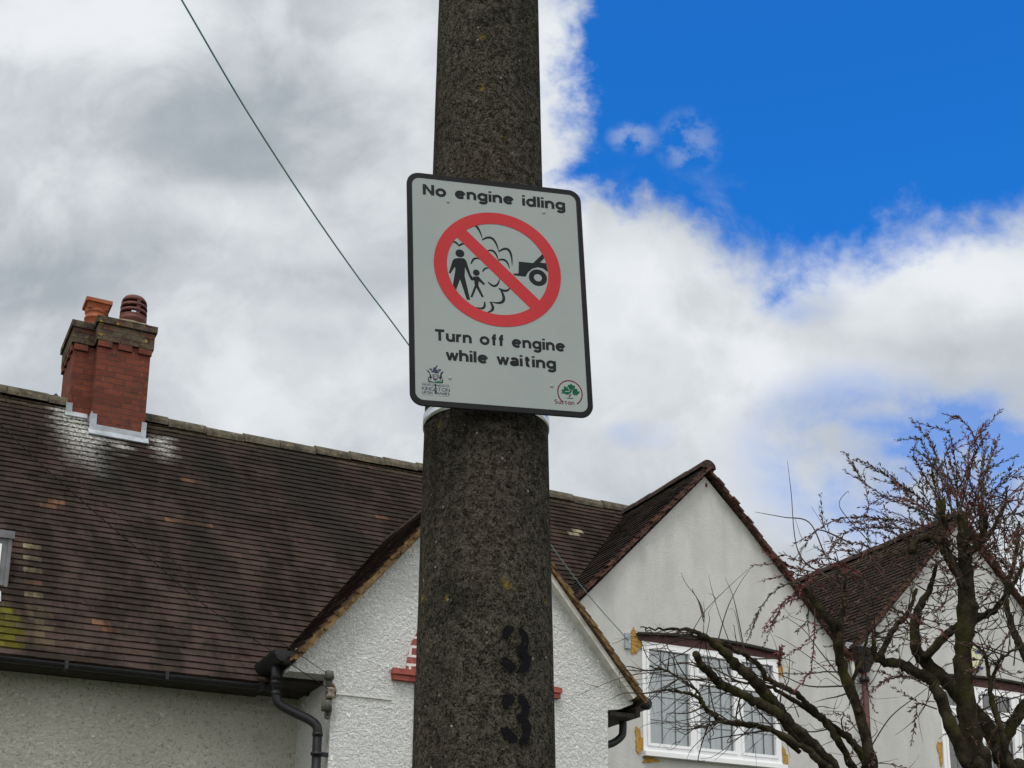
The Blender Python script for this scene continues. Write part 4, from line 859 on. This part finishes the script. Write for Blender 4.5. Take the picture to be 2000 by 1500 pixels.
mb.hexa([(11.19, T2-.13, 5.58), (11.27, T2-.13, 5.58), (11.27, T2-.05, 5.58), (11.19, T2-.05, 5.58), (11.10, T2-.16, 5.718), (11.34, T2-.16, 5.718), (11.34, T2-.01, 5.718), (11.10, T2-.01, 5.718)]); mb.tube([(11.23, T2-.09, 5.52), (11.23, T2-.09, 5.46)], .062, 12); B(mb, 'hopper_head', M['black_pl'])
mb = MB(); mb.tube([(11.23, T2-.09, 5.6), (11.23, T2-.09, .1)], .040, 12); B(mb, 'downpipe', M['lintel'])
mb = MB(); mb.tube([(11.08, T2-.05, 5.78), (11.10, T2-.05, 5.6), (11.12, T2-.05, 5.42)], .03, 8); B(mb, 'overflow_pipe', M['off_white'])
def window(s0, s1, z0, z1, mull, fan, foams):
    wn = bpy.data.objects.new('window', None); COL.objects.link(wn); wn.parent = houseB
    fr = MB(); gl = MB(); ld = MB(); g_ = .05
    edges = [s0]+mull+[s1]; holes = []
    for i in range(len(edges)-1):
        a = edges[i]+(g_ if i == 0 else g_*.62); b = edges[i+1]-(g_ if i == len(edges)-2 else g_*.62); holes.append((a, b))
    loops = [[(s0, z0), (s1, z0), (s1, z1), (s0, z1)]]+[[(a, z0+.075), (a, z1-.05), (b, z1-.05), (b, z0+.075)] for a, b in holes]
    fr.poly(loops, (0, T2, 0), (1, 0, 0), (0, 0, 1), (0, 1, 0), -.015, .055)
    for i, (a, b) in enumerate(holes):                       # sashes
        zt = z1-.05; parts = [(z0+.075, zt)]
        if fan[i]: zc = z1-.36; parts = [(z0+.075, zc-.03), (zc+.03, zt)]; fr.box((a-.002, T2-.02, zc-.031), (b+.002, T2+.05, zc+.031))
        for (c, d) in parts:
            e = .034; fr.poly([[(a+.001, c+.001), (b-.001, c+.001), (b-.001, d-.001), (a+.001, d-.001)], [(a+e, c+e), (a+e, d-e), (b-e, d-e), (b-e, c+e)]], (0, T2, 0), (1, 0, 0), (0, 0, 1), (0, 1, 0), -.030, .040)
            gl.box((a+e, T2+.010, c+e), (b-e, T2+.014, d-e))
            ncol = 3; nrow = max(1, round((d-c)/.30))
            for k in range(1, ncol): x = a+e+(b-a-2*e)*k/ncol; ld.box((x-.005, T2+.004, c+e), (x+.005, T2+.0095, d-e))
            for k in range(1, nrow): z_ = c+e+(d-c-2*e)*k/nrow; ld.box((a+e, T2+.003, z_-.005), (b-e, T2+.0090, z_+.005))
    fr.box((s0-.015, T2-.085, z0-.048), (s1+.03, T2+.02, z0+.002)); fr.box((s0-.004, T2-.03, z0+.002), (s1+.004, T2-.0155, z0+.030))
    fr.build('frame', M['white_pl'], wn); gl.build('pane', M['glass'], wn); ld.build('leading', M['leadcame'], wn)
    cu = MB(); n_ = 220; vs = []
    for zz in (z0, z1-.02):
        for i in range(n_+1): x = s0+(s1-s0)*i/n_; vs.append((x, T2+.10+.020*math.sin(i*.55)+.012*math.sin(i*1.31+1), zz))
    cu.add(vs, [(i, i+1, n_+2+i, n_+1+i) for i in range(n_)], True); cu.build('net_curtain', M['curtain'], wn)
    rm = MB(); rm.box((s0-.1, T2+1.2, z0-.2), (s1+.1, T2+1.22, z1+.2)); rm.build('dim_interior', M['room'], wn)
    n_ = 12; lt = MB(); dr = MB(); sp = s1-s0+.10; x0 = s0-.05
    for k in range(n_):
        a, b = k/n_, (k+1)/n_; h = lambda f_: .060*(1-(2*f_-1)**2); za, zb = z1+.055+h(a), z1+.055+h(b)
        lt.hexa([(x0+sp*a, T2-.012, z1+.002), (x0+sp*b, T2-.012, z1+.002), (x0+sp*b, T2+.05, z1+.002), (x0+sp*a, T2+.05, z1+.002), (x0+sp*a, T2-.012, za), (x0+sp*b, T2-.012, zb), (x0+sp*b, T2+.05, zb), (x0+sp*a, T2+.05, za)])
        dr.hexa([(x0-.02+(sp+.04)*a, T2-.07, za+.002), (x0-.02+(sp+.04)*b, T2-.07, zb+.002), (x0-.02+(sp+.04)*b, T2+.03, zb+.002), (x0-.02+(sp+.04)*a, T2+.03, za+.002), (x0-.02+(sp+.04)*a, T2-.07, za+.030), (x0-.02+(sp+.04)*b, T2-.07, zb+.030), (x0-.02+(sp+.04)*b, T2+.03, zb+.030), (x0-.02+(sp+.04)*a, T2+.03, za+.030)])
    lt.build('arched_lintel', M['lintel'], wn); dr.build('drip_board', M['soffit'], wn)
    r_ = np.random.default_rng(int(s0*10))
    for (x, z_, rx, rz) in foams:
        fm = MB(); n2 = 18; L = []
        for j in range(n2): a = 2*math.pi*j/n2; k = 1+.25*math.sin(3*a+s0)+r_.normal(0, .16); L.append((x+rx*k*math.cos(a), z_+rz*k*math.sin(a)))
        fm.poly([L], (0, T2, 0), (1, 0, 0), (0, 0, 1), (0, 1, 0), -.010, .02); fm.build('filler_patch', M['foam'], wn)
    return wn
window(8.088, 9.985, 4.335, 5.615, [8.777, 9.385], [0, 1, 1], [(8.01, 5.58, .085, .125), (8.04, 4.45, .055, .13), (10.02, 5.50, .035, .10), (10.04, 4.42, .035, .12), (8.18, 4.255, .10, .035)])
window(12.50, 14.42, 4.335, 5.625, [13.14, 13.78], [1, 1, 1], [(12.45, 4.72, .05, .16), (14.46, 5.5, .05, .12)])
al = thing('alarm_box', 'pale yellow alarm box with blue lamp above the right window', 'alarm box', tuple(W(13.09, T2, 6.0)), RZ)
mb = MB(); mb.poly([[(-.14, -.02), (-.09, -.16), (.09, -.16), (.14, -.02), (.10, .16), (-.10, .16)]], (0, 0, 0), (1, 0, 0), (0, 0, 1), (0, 1, 0), -.06, 0); mb.build('casing', M['alarm_y'], al)
mb = MB(); mb.poly([[(.02, .06), (.13, .06), (.13, .10), (.105, .08), (.075, .12), (.045, .08), (.02, .10)]], (0, 0, 0), (1, 0, 0), (0, 0, 1), (0, 1, 0), -.066, -.0605); mb.build('blue_strobe', M['alarm_b'], al)
mb = MB(); mb.box((.03, -.068, -.15), (.13, -.0605, -.11)); mb.build('blue_panel', M['alarm_b'], al)
mb = MB(); mb.box((7.86, T2-.03, 5.50), (7.93, T2-.002, 5.68)); B(mb, 'cable_hook', M['lead'])

# ------------------------------------------------------------------ overhead cables
def cable(name, label, pts, Y0, end, r0, m, grp=None, steps=40):
    a = at(*pts[0], Y0); e = np.array(end); o = thing(name, label, 'cable', tuple(e), 0, grp)
    nrm = np.cross((e-a)*[1, 1, 0], (0, 0, 1)); P = []
    for x, y in pts:
        d = ray(x, y); P.append(CAM+d*(((a-CAM)@nrm)/(d@nrm)))
    P.append(e); mb = MB(); mb.tube(smooth_path(P, 10), r0, 8); mb.build('strand', m, o, tuple(e)); return o
cable('overhead_cable', 'thin teal cable crossing the sky behind the sign to the white gable', [(298, -95), (355, 0), (478, 210), (600, 399), (700, 542), (795, 669), (960, 900), (1130, 1138)], 5.2, W(7.90, T2-.03, 5.59), .0046, M['cable'])
cable('overhead_cable', 'dark thin cable drooping across the left roof, upper of two', [(-180, 640), (36, 864), (194, 1008), (310, 1106), (414, 1192)], 8.5, W(3.83, T1-.06, 4.24), .0040, M['cable_dk'])
cable('overhead_cable', 'faint dark cable across the left roof, ending lower at the rusty bracket', [(-200, 530), (120, 905), (281, 1045), (432, 1172)], 9.5, W(3.81, T1-.06, 4.38), .0030, M['cable_dk'])

# ------------------------------------------------------------------ the pruned tree
TB = np.array([1.98, 6.55, 0.0])
tree = thing('bare_tree', 'pruned nearly bare tree with mossy limbs and reddish feathery twigs at right', 'tree', tuple(TB))
r_ = np.random.default_rng(11)
def limb(pts, Y0, Y1, name='limb', n=9, root=None, parent=tree):
    k = len(pts); P = []
    for i, (x, y, dpx) in enumerate(pts):
        Y = Y0+(Y1-Y0)*i/(k-1); c = at(x, y, Y); P.append(np.array([*c, dpx*.75/2/F_PX*np.linalg.norm(c-CAM)*.98]))
    if root is not None: P = [np.array(root)]+P
    S = smooth_path(P, 8); mb = MB(); ph = r_.uniform(0, 6.3); rad = [max(.0015, x[3]*(1+.06*math.sin(i*1.1+ph)+.05*math.sin(i*2.3+ph*2)+r_.normal(0, .04))) for i, x in enumerate(S)]
    mb.tube([x[:3]+r_.normal(0, .0028, 3) for x in S], rad, n); mb.build(name, M['bark'], parent, tuple(TB)); return S
ROOT = np.array([1.98, 6.55, 1.35, .13])
mb = MB(); S = smooth_path([np.array([1.98, 6.55, 0, .19]), np.array([1.99, 6.56, .5, .15]), np.array([1.97, 6.54, 1.0, .14]), np.array([1.98, 6.55, 1.6, .10])], 6); mb.tube([x[:3] for x in S], [x[3] for x in S], 14); mb.build('trunk', M['bark'], tree, tuple(TB))
limbs = []
limbs.append(limb([(1915, 1540, 62), (1900, 1460, 56), (1885, 1360, 50), (1881, 1267, 43), (1889, 1197, 50), (1885, 1103, 36), (1880, 1000, 25)], 6.5, 6.3, root=ROOT, n=14))
limbs.append(limb([(1886, 1150, 24), (1858, 1099, 24), (1843, 1061, 22), (1836, 976, 22)], 6.33, 6.2))
limbs.append(limb([(1870, 1115, 18), (1857, 1090, 20), (1839, 1066, 21), (1815, 1050, 21), (1792, 1055, 20), (1781, 1078, 20)], 6.33, 6.1))
limbs.append(limb([(1990, 1540, 44), (1969, 1500, 42), (1927, 1420, 40), (1867, 1350, 38), (1811, 1295, 34), (1787, 1257, 28), (1792, 1197, 22), (1815, 1150, 15), (1830, 1105, 9)], 6.75, 6.6, root=ROOT, n=12))
limbs.append(limb([(1806, 1285, 24), (1862, 1229, 22), (1908, 1208, 20), (1941, 1192, 17), (1974, 1150, 12), (2005, 1090, 8)], 6.63, 6.35))
limbs.append(limb([(1915, 1545, 40), (1890, 1490, 38), (1853, 1407, 34), (1825, 1337, 30), (1801, 1318, 28), (1755, 1296, 26), (1722, 1288, 20), (1745, 1229, 15), (1773, 1197, 12), (1790, 1150, 8)], 6.3, 6.2, root=ROOT, n=12))
limbs.append(limb([(1712, 1291, 14), (1706, 1265, 12), (1710, 1232, 11)], 6.2, 6.15))
limbs.append(limb([(1712, 1545, 34), (1703, 1500, 32), (1680, 1397, 27), (1647, 1313, 27), (1638, 1267, 26), (1630, 1226, 24), (1600, 1188, 21), (1577, 1157, 17), (1566, 1143, 12)], 6.2, 5.9, root=ROOT, n=12))
limbs.append(limb([(1640, 1262, 20), (1643, 1220, 14), (1648, 1173, 11), (1650, 1120, 6)], 6.0, 5.95))
limbs.append(limb([(1680, 1395, 16), (1662, 1340, 11), (1690, 1270, 9), (1695, 1180, 6)], 6.1, 6.2))
limbs.append(limb([(1650, 1560, 42), (1622, 1505, 40), (1590, 1462, 38), (1550, 1425, 36), (1525, 1393, 34), (1500, 1361, 32), (1470, 1327, 31), (1438, 1299, 27), (1412, 1272, 23), (1380, 1246, 17), (1346, 1231, 11), (1297, 1229, 6), (1250, 1225, 3)], 6.2, 5.7, root=ROOT, n=12))
limbs.append(limb([(1660, 1560, 30), (1600, 1470, 28), (1550, 1418, 26), (1525, 1397, 26), (1491, 1378, 25), (1453, 1359, 24), (1425, 1344, 24), (1404, 1334, 23), (1387, 1316, 21), (1370, 1299, 20), (1358, 1276, 18)], 6.05, 5.55, root=ROOT, n=12))
limbs.append(limb([(1690, 1560, 24), (1660, 1490, 20), (1620, 1420, 18), (1585, 1380, 16), (1550, 1352, 15), (1504, 1329, 14), (1483, 1300, 14), (1448, 1276, 12), (1416, 1259, 10), (1365, 1246, 6), (1320, 1232, 3)], 6.3, 5.9, root=ROOT))
limbs.append(limb([(1650, 1565, 24), (1610, 1495, 20), (1550, 1449, 17), (1491, 1420, 14), (1416, 1410, 12), (1395, 1396, 11), (1380, 1384, 11), (1363, 1363, 10), (1331, 1351, 7), (1296, 1348, 5)], 5.9, 5.6, root=ROOT))
limbs.append(limb([(1560, 1470, 12), (1505, 1425, 10), (1450, 1410, 8), (1395, 1413, 5), (1372, 1420, 3)], 5.9, 5.5))
limbs.append(limb([(1380, 1384, 9), (1365, 1355, 7), (1348, 1338, 6), (1314, 1316, 5), (1269, 1300, 4)], 5.62, 5.5))
limbs.append(limb([(1700, 1560, 26), (1690, 1490, 22), (1660, 1445, 19), (1610, 1408, 16), (1560, 1375, 13), (1510, 1345, 10), (1470, 1335, 7), (1430, 1330, 4)], 6.4, 6.1, root=ROOT))
limbs.append(limb([(1965, 1545, 34), (1950, 1480, 32), (1975, 1420, 30), (2010, 1370, 28), (2060, 1330, 26)], 6.6, 6.4, root=ROOT, n=12))
limbs.append(limb([(1972, 1500, 20), (1958, 1440, 17), (1940, 1372, 15), (1932, 1330, 11), (1925, 1285, 9), (1900, 1255, 6)], 6.2, 6.1))
limbs.append(limb([(1934, 1335, 10), (1948, 1300, 8), (1962, 1280, 7), (1998, 1262, 5)], 6.15, 6.0))
limbs.append(limb([(2040, 1340, 24), (1996, 1270, 20), (1975, 1215, 17), (1965, 1160, 14), (1985, 1080, 10), (1990, 1020, 6)], 6.9, 6.8))
limbs.append(limb([(1888, 1080, 22), (1915, 1060, 18), (1925, 1015, 16), (1915, 985, 14)], 6.3, 6.25))
limbs.append(limb([(1905, 1075, 12), (1935, 1040, 10), (1960, 990, 7), (1968, 950, 4)], 6.3, 6.4))
# twigs with feathery buds
tw = MB(); bd = MB()
VIEWR, VIEWU = _R, _U
def twig(P, r0, buds, hue, dens=1.0, nodes=7):
    S = smooth_path(P, nodes); k = len(S); tw.tube(S, [r0*(1-.75*i/(k-1)) for i in range(k)], 4, False)
    if not buds: return S
    L = 0
    for i in range(1, k):
        d = S[i]-S[i-1]; ln = np.linalg.norm(d); d /= ln+1e-9
        f_ = i/(k-1)
        if f_ < buds: continue
        n_ = max(1, int(ln/.0052*dens))
        for j in range(n_):
            p0 = S[i-1]+(S[i]-S[i-1])*(j+r_.uniform())/n_; rv = r_.normal(0, 1, 3); sd = np.cross(d, rv); sd /= np.linalg.norm(sd)+1e-9
            dr = d*.78+sd*.52; ll = r_.uniform(.016, .036)*(1.05-.30*f_); wv = np.cross(dr, r_.normal(0, 1, 3)); wv = wv/(np.linalg.norm(wv)+1e-9)*ll*.14
            if hue == 'red': c = (.160, .046, .044)
            elif hue == 'olive': c = (.085, .072, .040)
            else: c = (.115, .062, .048)
            kk = r_.uniform(.6, 1.35); bd.add([p0, p0+dr*ll*.5+wv, p0+dr*ll, p0+dr*ll*.5-wv], [(0, 1, 2, 3)], False, tuple(x*kk for x in c), (0, 0, 0))
    return S
def spray(px, Y0, Y1, r0=.0034, buds=.15, hue=None, dens=1.0, side=True):
    k = len(px); P = [at(x, y, Y0+(Y1-Y0)*i/(k-1)) for i, (x, y) in enumerate(px)]
    hue = hue or r_.choice(['brown', 'brown', 'brown', 'red', 'olive']); S = twig(P, r0, buds, hue, dens)
    if side:
        for _ in range(int(r_.integers(1, 4))):
            i = int(r_.integers(len(S)//4, len(S)-2)); d = S[i+1]-S[i]; d /= np.linalg.norm(d); rv = VIEWR*r_.normal(0, .7)+VIEWU*r_.normal(.25, .5)+_F*r_.normal(0, .5)
            e = d*.8+rv*.7; e /= np.linalg.norm(e); ln = r_.uniform(.06, .20); twig([S[i], S[i]+e*ln*.55, S[i]+e*ln+np.array([0, 0, -.02*ln])], r0*.55, .1, hue, dens)
    return S
# hand placed arching sprays
for px, h in (([(1850, 1040), (1760, 1018), (1660, 1010), (1598, 1034), (1552, 1092)], 'brown'), ([(1845, 1045), (1725, 1030), (1645, 1042), (1622, 1078)], 'brown'), ([(1830, 1010), (1740, 975), (1690, 945), (1648, 918)], 'brown'), ([(1835, 1000), (1765, 950), (1705, 912), (1674, 896)], 'olive'),
              ([(1640, 1180), (1585, 1130), (1530, 1102), (1472, 1104)], 'red'), ([(1600, 1150), (1540, 1140), (1490, 1180), (1458, 1255)], 'olive'), ([(1590, 1165), (1540, 1175), (1515, 1205), (1492, 1262)], 'brown'), ([(1605, 1170), (1545, 1165), (1500, 1215), (1488, 1245)], 'red'),
              ([(1690, 1200), (1620, 1130), (1580, 1115), (1530, 1105)], 'brown'), ([(1700, 1180), (1640, 1100), (1585, 1095), (1550, 1130)], 'red'), ([(1592, 1180), (1590, 1250), (1584, 1310), (1580, 1325)], 'red'), ([(1525, 1290), (1522, 1300), (1525, 1270), (1528, 1262)], 'red'), ([(1580, 1185), (1578, 1215), (1582, 1250)], 'olive'),
              ([(1860, 1010), (1845, 930), (1818, 870), (1808, 838)], 'brown'), ([(1862, 1000), (1830, 920), (1790, 880), (1776, 882)], 'olive'), ([(1870, 1000), (1868, 920), (1858, 860), (1852, 838)], 'brown'), ([(1875, 1000), (1890, 920), (1895, 870), (1926, 826)], 'red'), ([(1872, 960), (1905, 870), (1880, 822), (1843, 808)], 'brown'),
              ([(1900, 1000), (1925, 920), (1940, 880), (1952, 850)], 'brown'), ([(1895, 1000), (1918, 940), (1920, 880), (1912, 838)], 'olive'), ([(1880, 990), (1860, 920), (1850, 880), (1845, 860)], 'brown'), ([(1905, 1020), (1950, 990), (1985, 960), (2010, 955)], 'red'), ([(1905, 1035), (1950, 1010), (1990, 1005), (2020, 1020)], 'brown'),
              ([(1880, 985), (1900, 900), (1918, 860), (1930, 845)], 'red'), ([(1840, 985), (1800, 920), (1785, 890), (1790, 860)], 'brown'), ([(1842, 990), (1820, 930), (1828, 890), (1815, 855)], 'olive'), ([(1835, 1010), (1790, 985), (1740, 970), (1700, 985), (1690, 1010)], 'red'),
              ([(1800, 1330), (1770, 1320), (1730, 1330), (1702, 1352)], 'brown'), ([(1820, 1345), (1780, 1325), (1740, 1322), (1715, 1340)], 'red'), ([(1830, 1385), (1800, 1375), (1790, 1378), (1778, 1382)], 'brown'), ([(1755, 1160), (1700, 1090), (1650, 1075), (1600, 1085)], 'brown'), ([(1750, 1120), (1700, 1070), (1660, 1060), (1620, 1070)], 'brown'),
              ([(1720, 1150), (1650, 1105), (1600, 1110), (1560, 1160)], 'red'), ([(1745, 1180), (1680, 1130), (1640, 1120), (1600, 1150)], 'brown'), ([(1980, 1300), (1985, 1250), (1992, 1220), (2003, 1190)], 'olive')):
    Y = r_.uniform(5.9, 6.5); spray(px, Y, Y+r_.uniform(-.35, .25), hue=h, dens=1.15)
# random shoots from the pruned heads
heads = [((1880, 1005), 12, -100, 95, 150), ((1838, 985), 9, -150, 40, 140), ((1800, 1070), 9, -170, 30, 130), ((1885, 1090), 12, -170, 165, 150), ((1915, 995), 9, -60, 110, 140), ((1955, 1040), 10, -80, 100, 130), ((1985, 1100), 11, -110, 80, 110)]
for (hx, hy), n_, dx0, dx1, up in heads:
    for _ in range(n_):
        a = r_.uniform(0, 1); dx_ = dx0+(dx1-dx0)*a+r_.normal(0, 15); upv = up*(1-.55*abs(dx_)/170)*r_.uniform(.45, 1.05); sx_, sy_ = hx+r_.normal(0, 9), hy+r_.uniform(-8, 60); Y = r_.uniform(6.0, 6.6)
        px = [(sx_, sy_), (sx_+dx_*.35, sy_-upv*.55), (sx_+dx_*.75+r_.normal(0, 6), sy_-upv*.95), (sx_+dx_*(1.05)+r_.normal(0, 8), sy_-upv*(1.0+r_.uniform(-.25, .25)))]
        spray(px, Y, Y+r_.uniform(-.3, .3), r0=r_.uniform(.002, .0034), dens=.95, hue=r_.choice(['brown', 'brown', 'olive', 'red']))
for _ in range(70):                                          # tangle in front of the right-hand roof
    x0, y0 = r_.uniform(1640, 1990), r_.uniform(1090, 1260); Y = r_.uniform(6.0, 6.7); an = r_.uniform(100, 260); ln = r_.uniform(40, 130)
    px = [(x0, y0)]
    for k in range(3): an += r_.normal(0, 22); px.append((px[-1][0]+ln/3*math.cos(R(an)), px[-1][1]-ln/3*math.sin(R(an))))
    spray(px, Y, Y+r_.uniform(-.2, .2), r0=r_.uniform(.0018, .0034), buds=.45 if r_.uniform() < .6 else 0, dens=.8, side=r_.uniform() < .5)
# thin bare whips off the left-hand limbs and between the stems
whips = [[(1510, 1420), (1440, 1350), (1380, 1325), (1290, 1345)], [(1440, 1330), (1380, 1300), (1330, 1294), (1268, 1302)], [(1430, 1345), (1370, 1330), (1310, 1328), (1208, 1343)], [(1420, 1340), (1350, 1320), (1290, 1322), (1210, 1332)], [(1390, 1290), (1375, 1240), (1376, 1200), (1374, 1175)], [(1375, 1205), (1368, 1180), (1355, 1158), (1352, 1148)], [(1375, 1215), (1362, 1170), (1340, 1140), (1330, 1118)],
         [(1385, 1330), (1340, 1370), (1310, 1395), (1288, 1420)], [(1440, 1420), (1390, 1390), (1345, 1405), (1280, 1415)], [(1450, 1410), (1420, 1450), (1455, 1435), (1470, 1438)], [(1446, 1360), (1438, 1400), (1448, 1425), (1470, 1438)], [(1430, 1270), (1405, 1200), (1390, 1150), (1384, 1122)], [(1460, 1300), (1440, 1200), (1430, 1160), (1416, 1128)], [(1400, 1260), (1420, 1190), (1445, 1140), (1470, 1105)], [(1355, 1228), (1380, 1190), (1430, 1140), (1475, 1100)],
         [(1620, 1130), (1560, 1080), (1545, 960), (1538, 900)], [(1610, 1080), (1580, 1020), (1530, 1010), (1475, 1000)], [(1660, 1060), (1600, 1035), (1570, 1055), (1552, 1010)], [(1640, 1330), (1590, 1290), (1540, 1255), (1510, 1240)], [(1640, 1320), (1600, 1270), (1570, 1230), (1535, 1205)], [(1650, 1340), (1580, 1340), (1530, 1320), (1480, 1300)], [(1560, 1400), (1530, 1320), (1515, 1260), (1500, 1225)], [(1690, 1400), (1640, 1440), (1600, 1460), (1580, 1490)],
         [(1700, 1460), (1740, 1400), (1790, 1360), (1830, 1330)], [(1830, 1330), (1800, 1390), (1770, 1420), (1748, 1436)], [(1960, 1020), (1990, 985), (2020, 940)], [(1845, 1180), (1860, 1130), (1890, 1100), (1930, 1070)], [(1690, 1050), (1640, 990), (1655, 960), (1658, 965)]]
for px in whips:
    Y = r_.uniform(5.6, 6.3); P = [at(x, y, Y+.1*i) for i, (x, y) in enumerate(px)]; twig(P, r_.uniform(.0024, .0042), 0, 'brown')
for S in limbs:                                              # side shoots along every limb
    for _ in range(16):
        i = int(r_.integers(len(S)//4, len(S)-1)); p0 = S[i][:3]
        if p0[2] < 2.55: continue
        left = p0[0] < 1.35
        e = VIEWR*(r_.normal(-.7, .5) if left else r_.normal(0, .8))+VIEWU*r_.normal(.15, .6)+_F*r_.normal(0, .45); e /= np.linalg.norm(e); ln = r_.uniform(.08, .34)
        P = [p0, p0+e*ln*.4, p0+e*ln*.75+r_.normal(0, .02, 3), p0+e*ln+r_.normal(0, .035, 3)-np.array([0, 0, .03*ln])]
        T_ = twig(P, r_.uniform(.0018, .0042), 0 if left or r_.uniform() < .65 else .4, 'brown')
        for _k in range(int(r_.integers(0, 3))):
            j = int(r_.integers(4, len(T_)-2)); e2 = e+r_.normal(0, .55, 3); e2 /= np.linalg.norm(e2); l2 = ln*r_.uniform(.2, .5); twig([T_[j], T_[j]+e2*l2*.5, T_[j]+e2*l2+r_.normal(0, .012, 3)], .0016, 0, 'brown')
tw.build('twigs', M['twig'], tree, tuple(TB)); bd.build('buds', M['bud'], tree, tuple(TB))
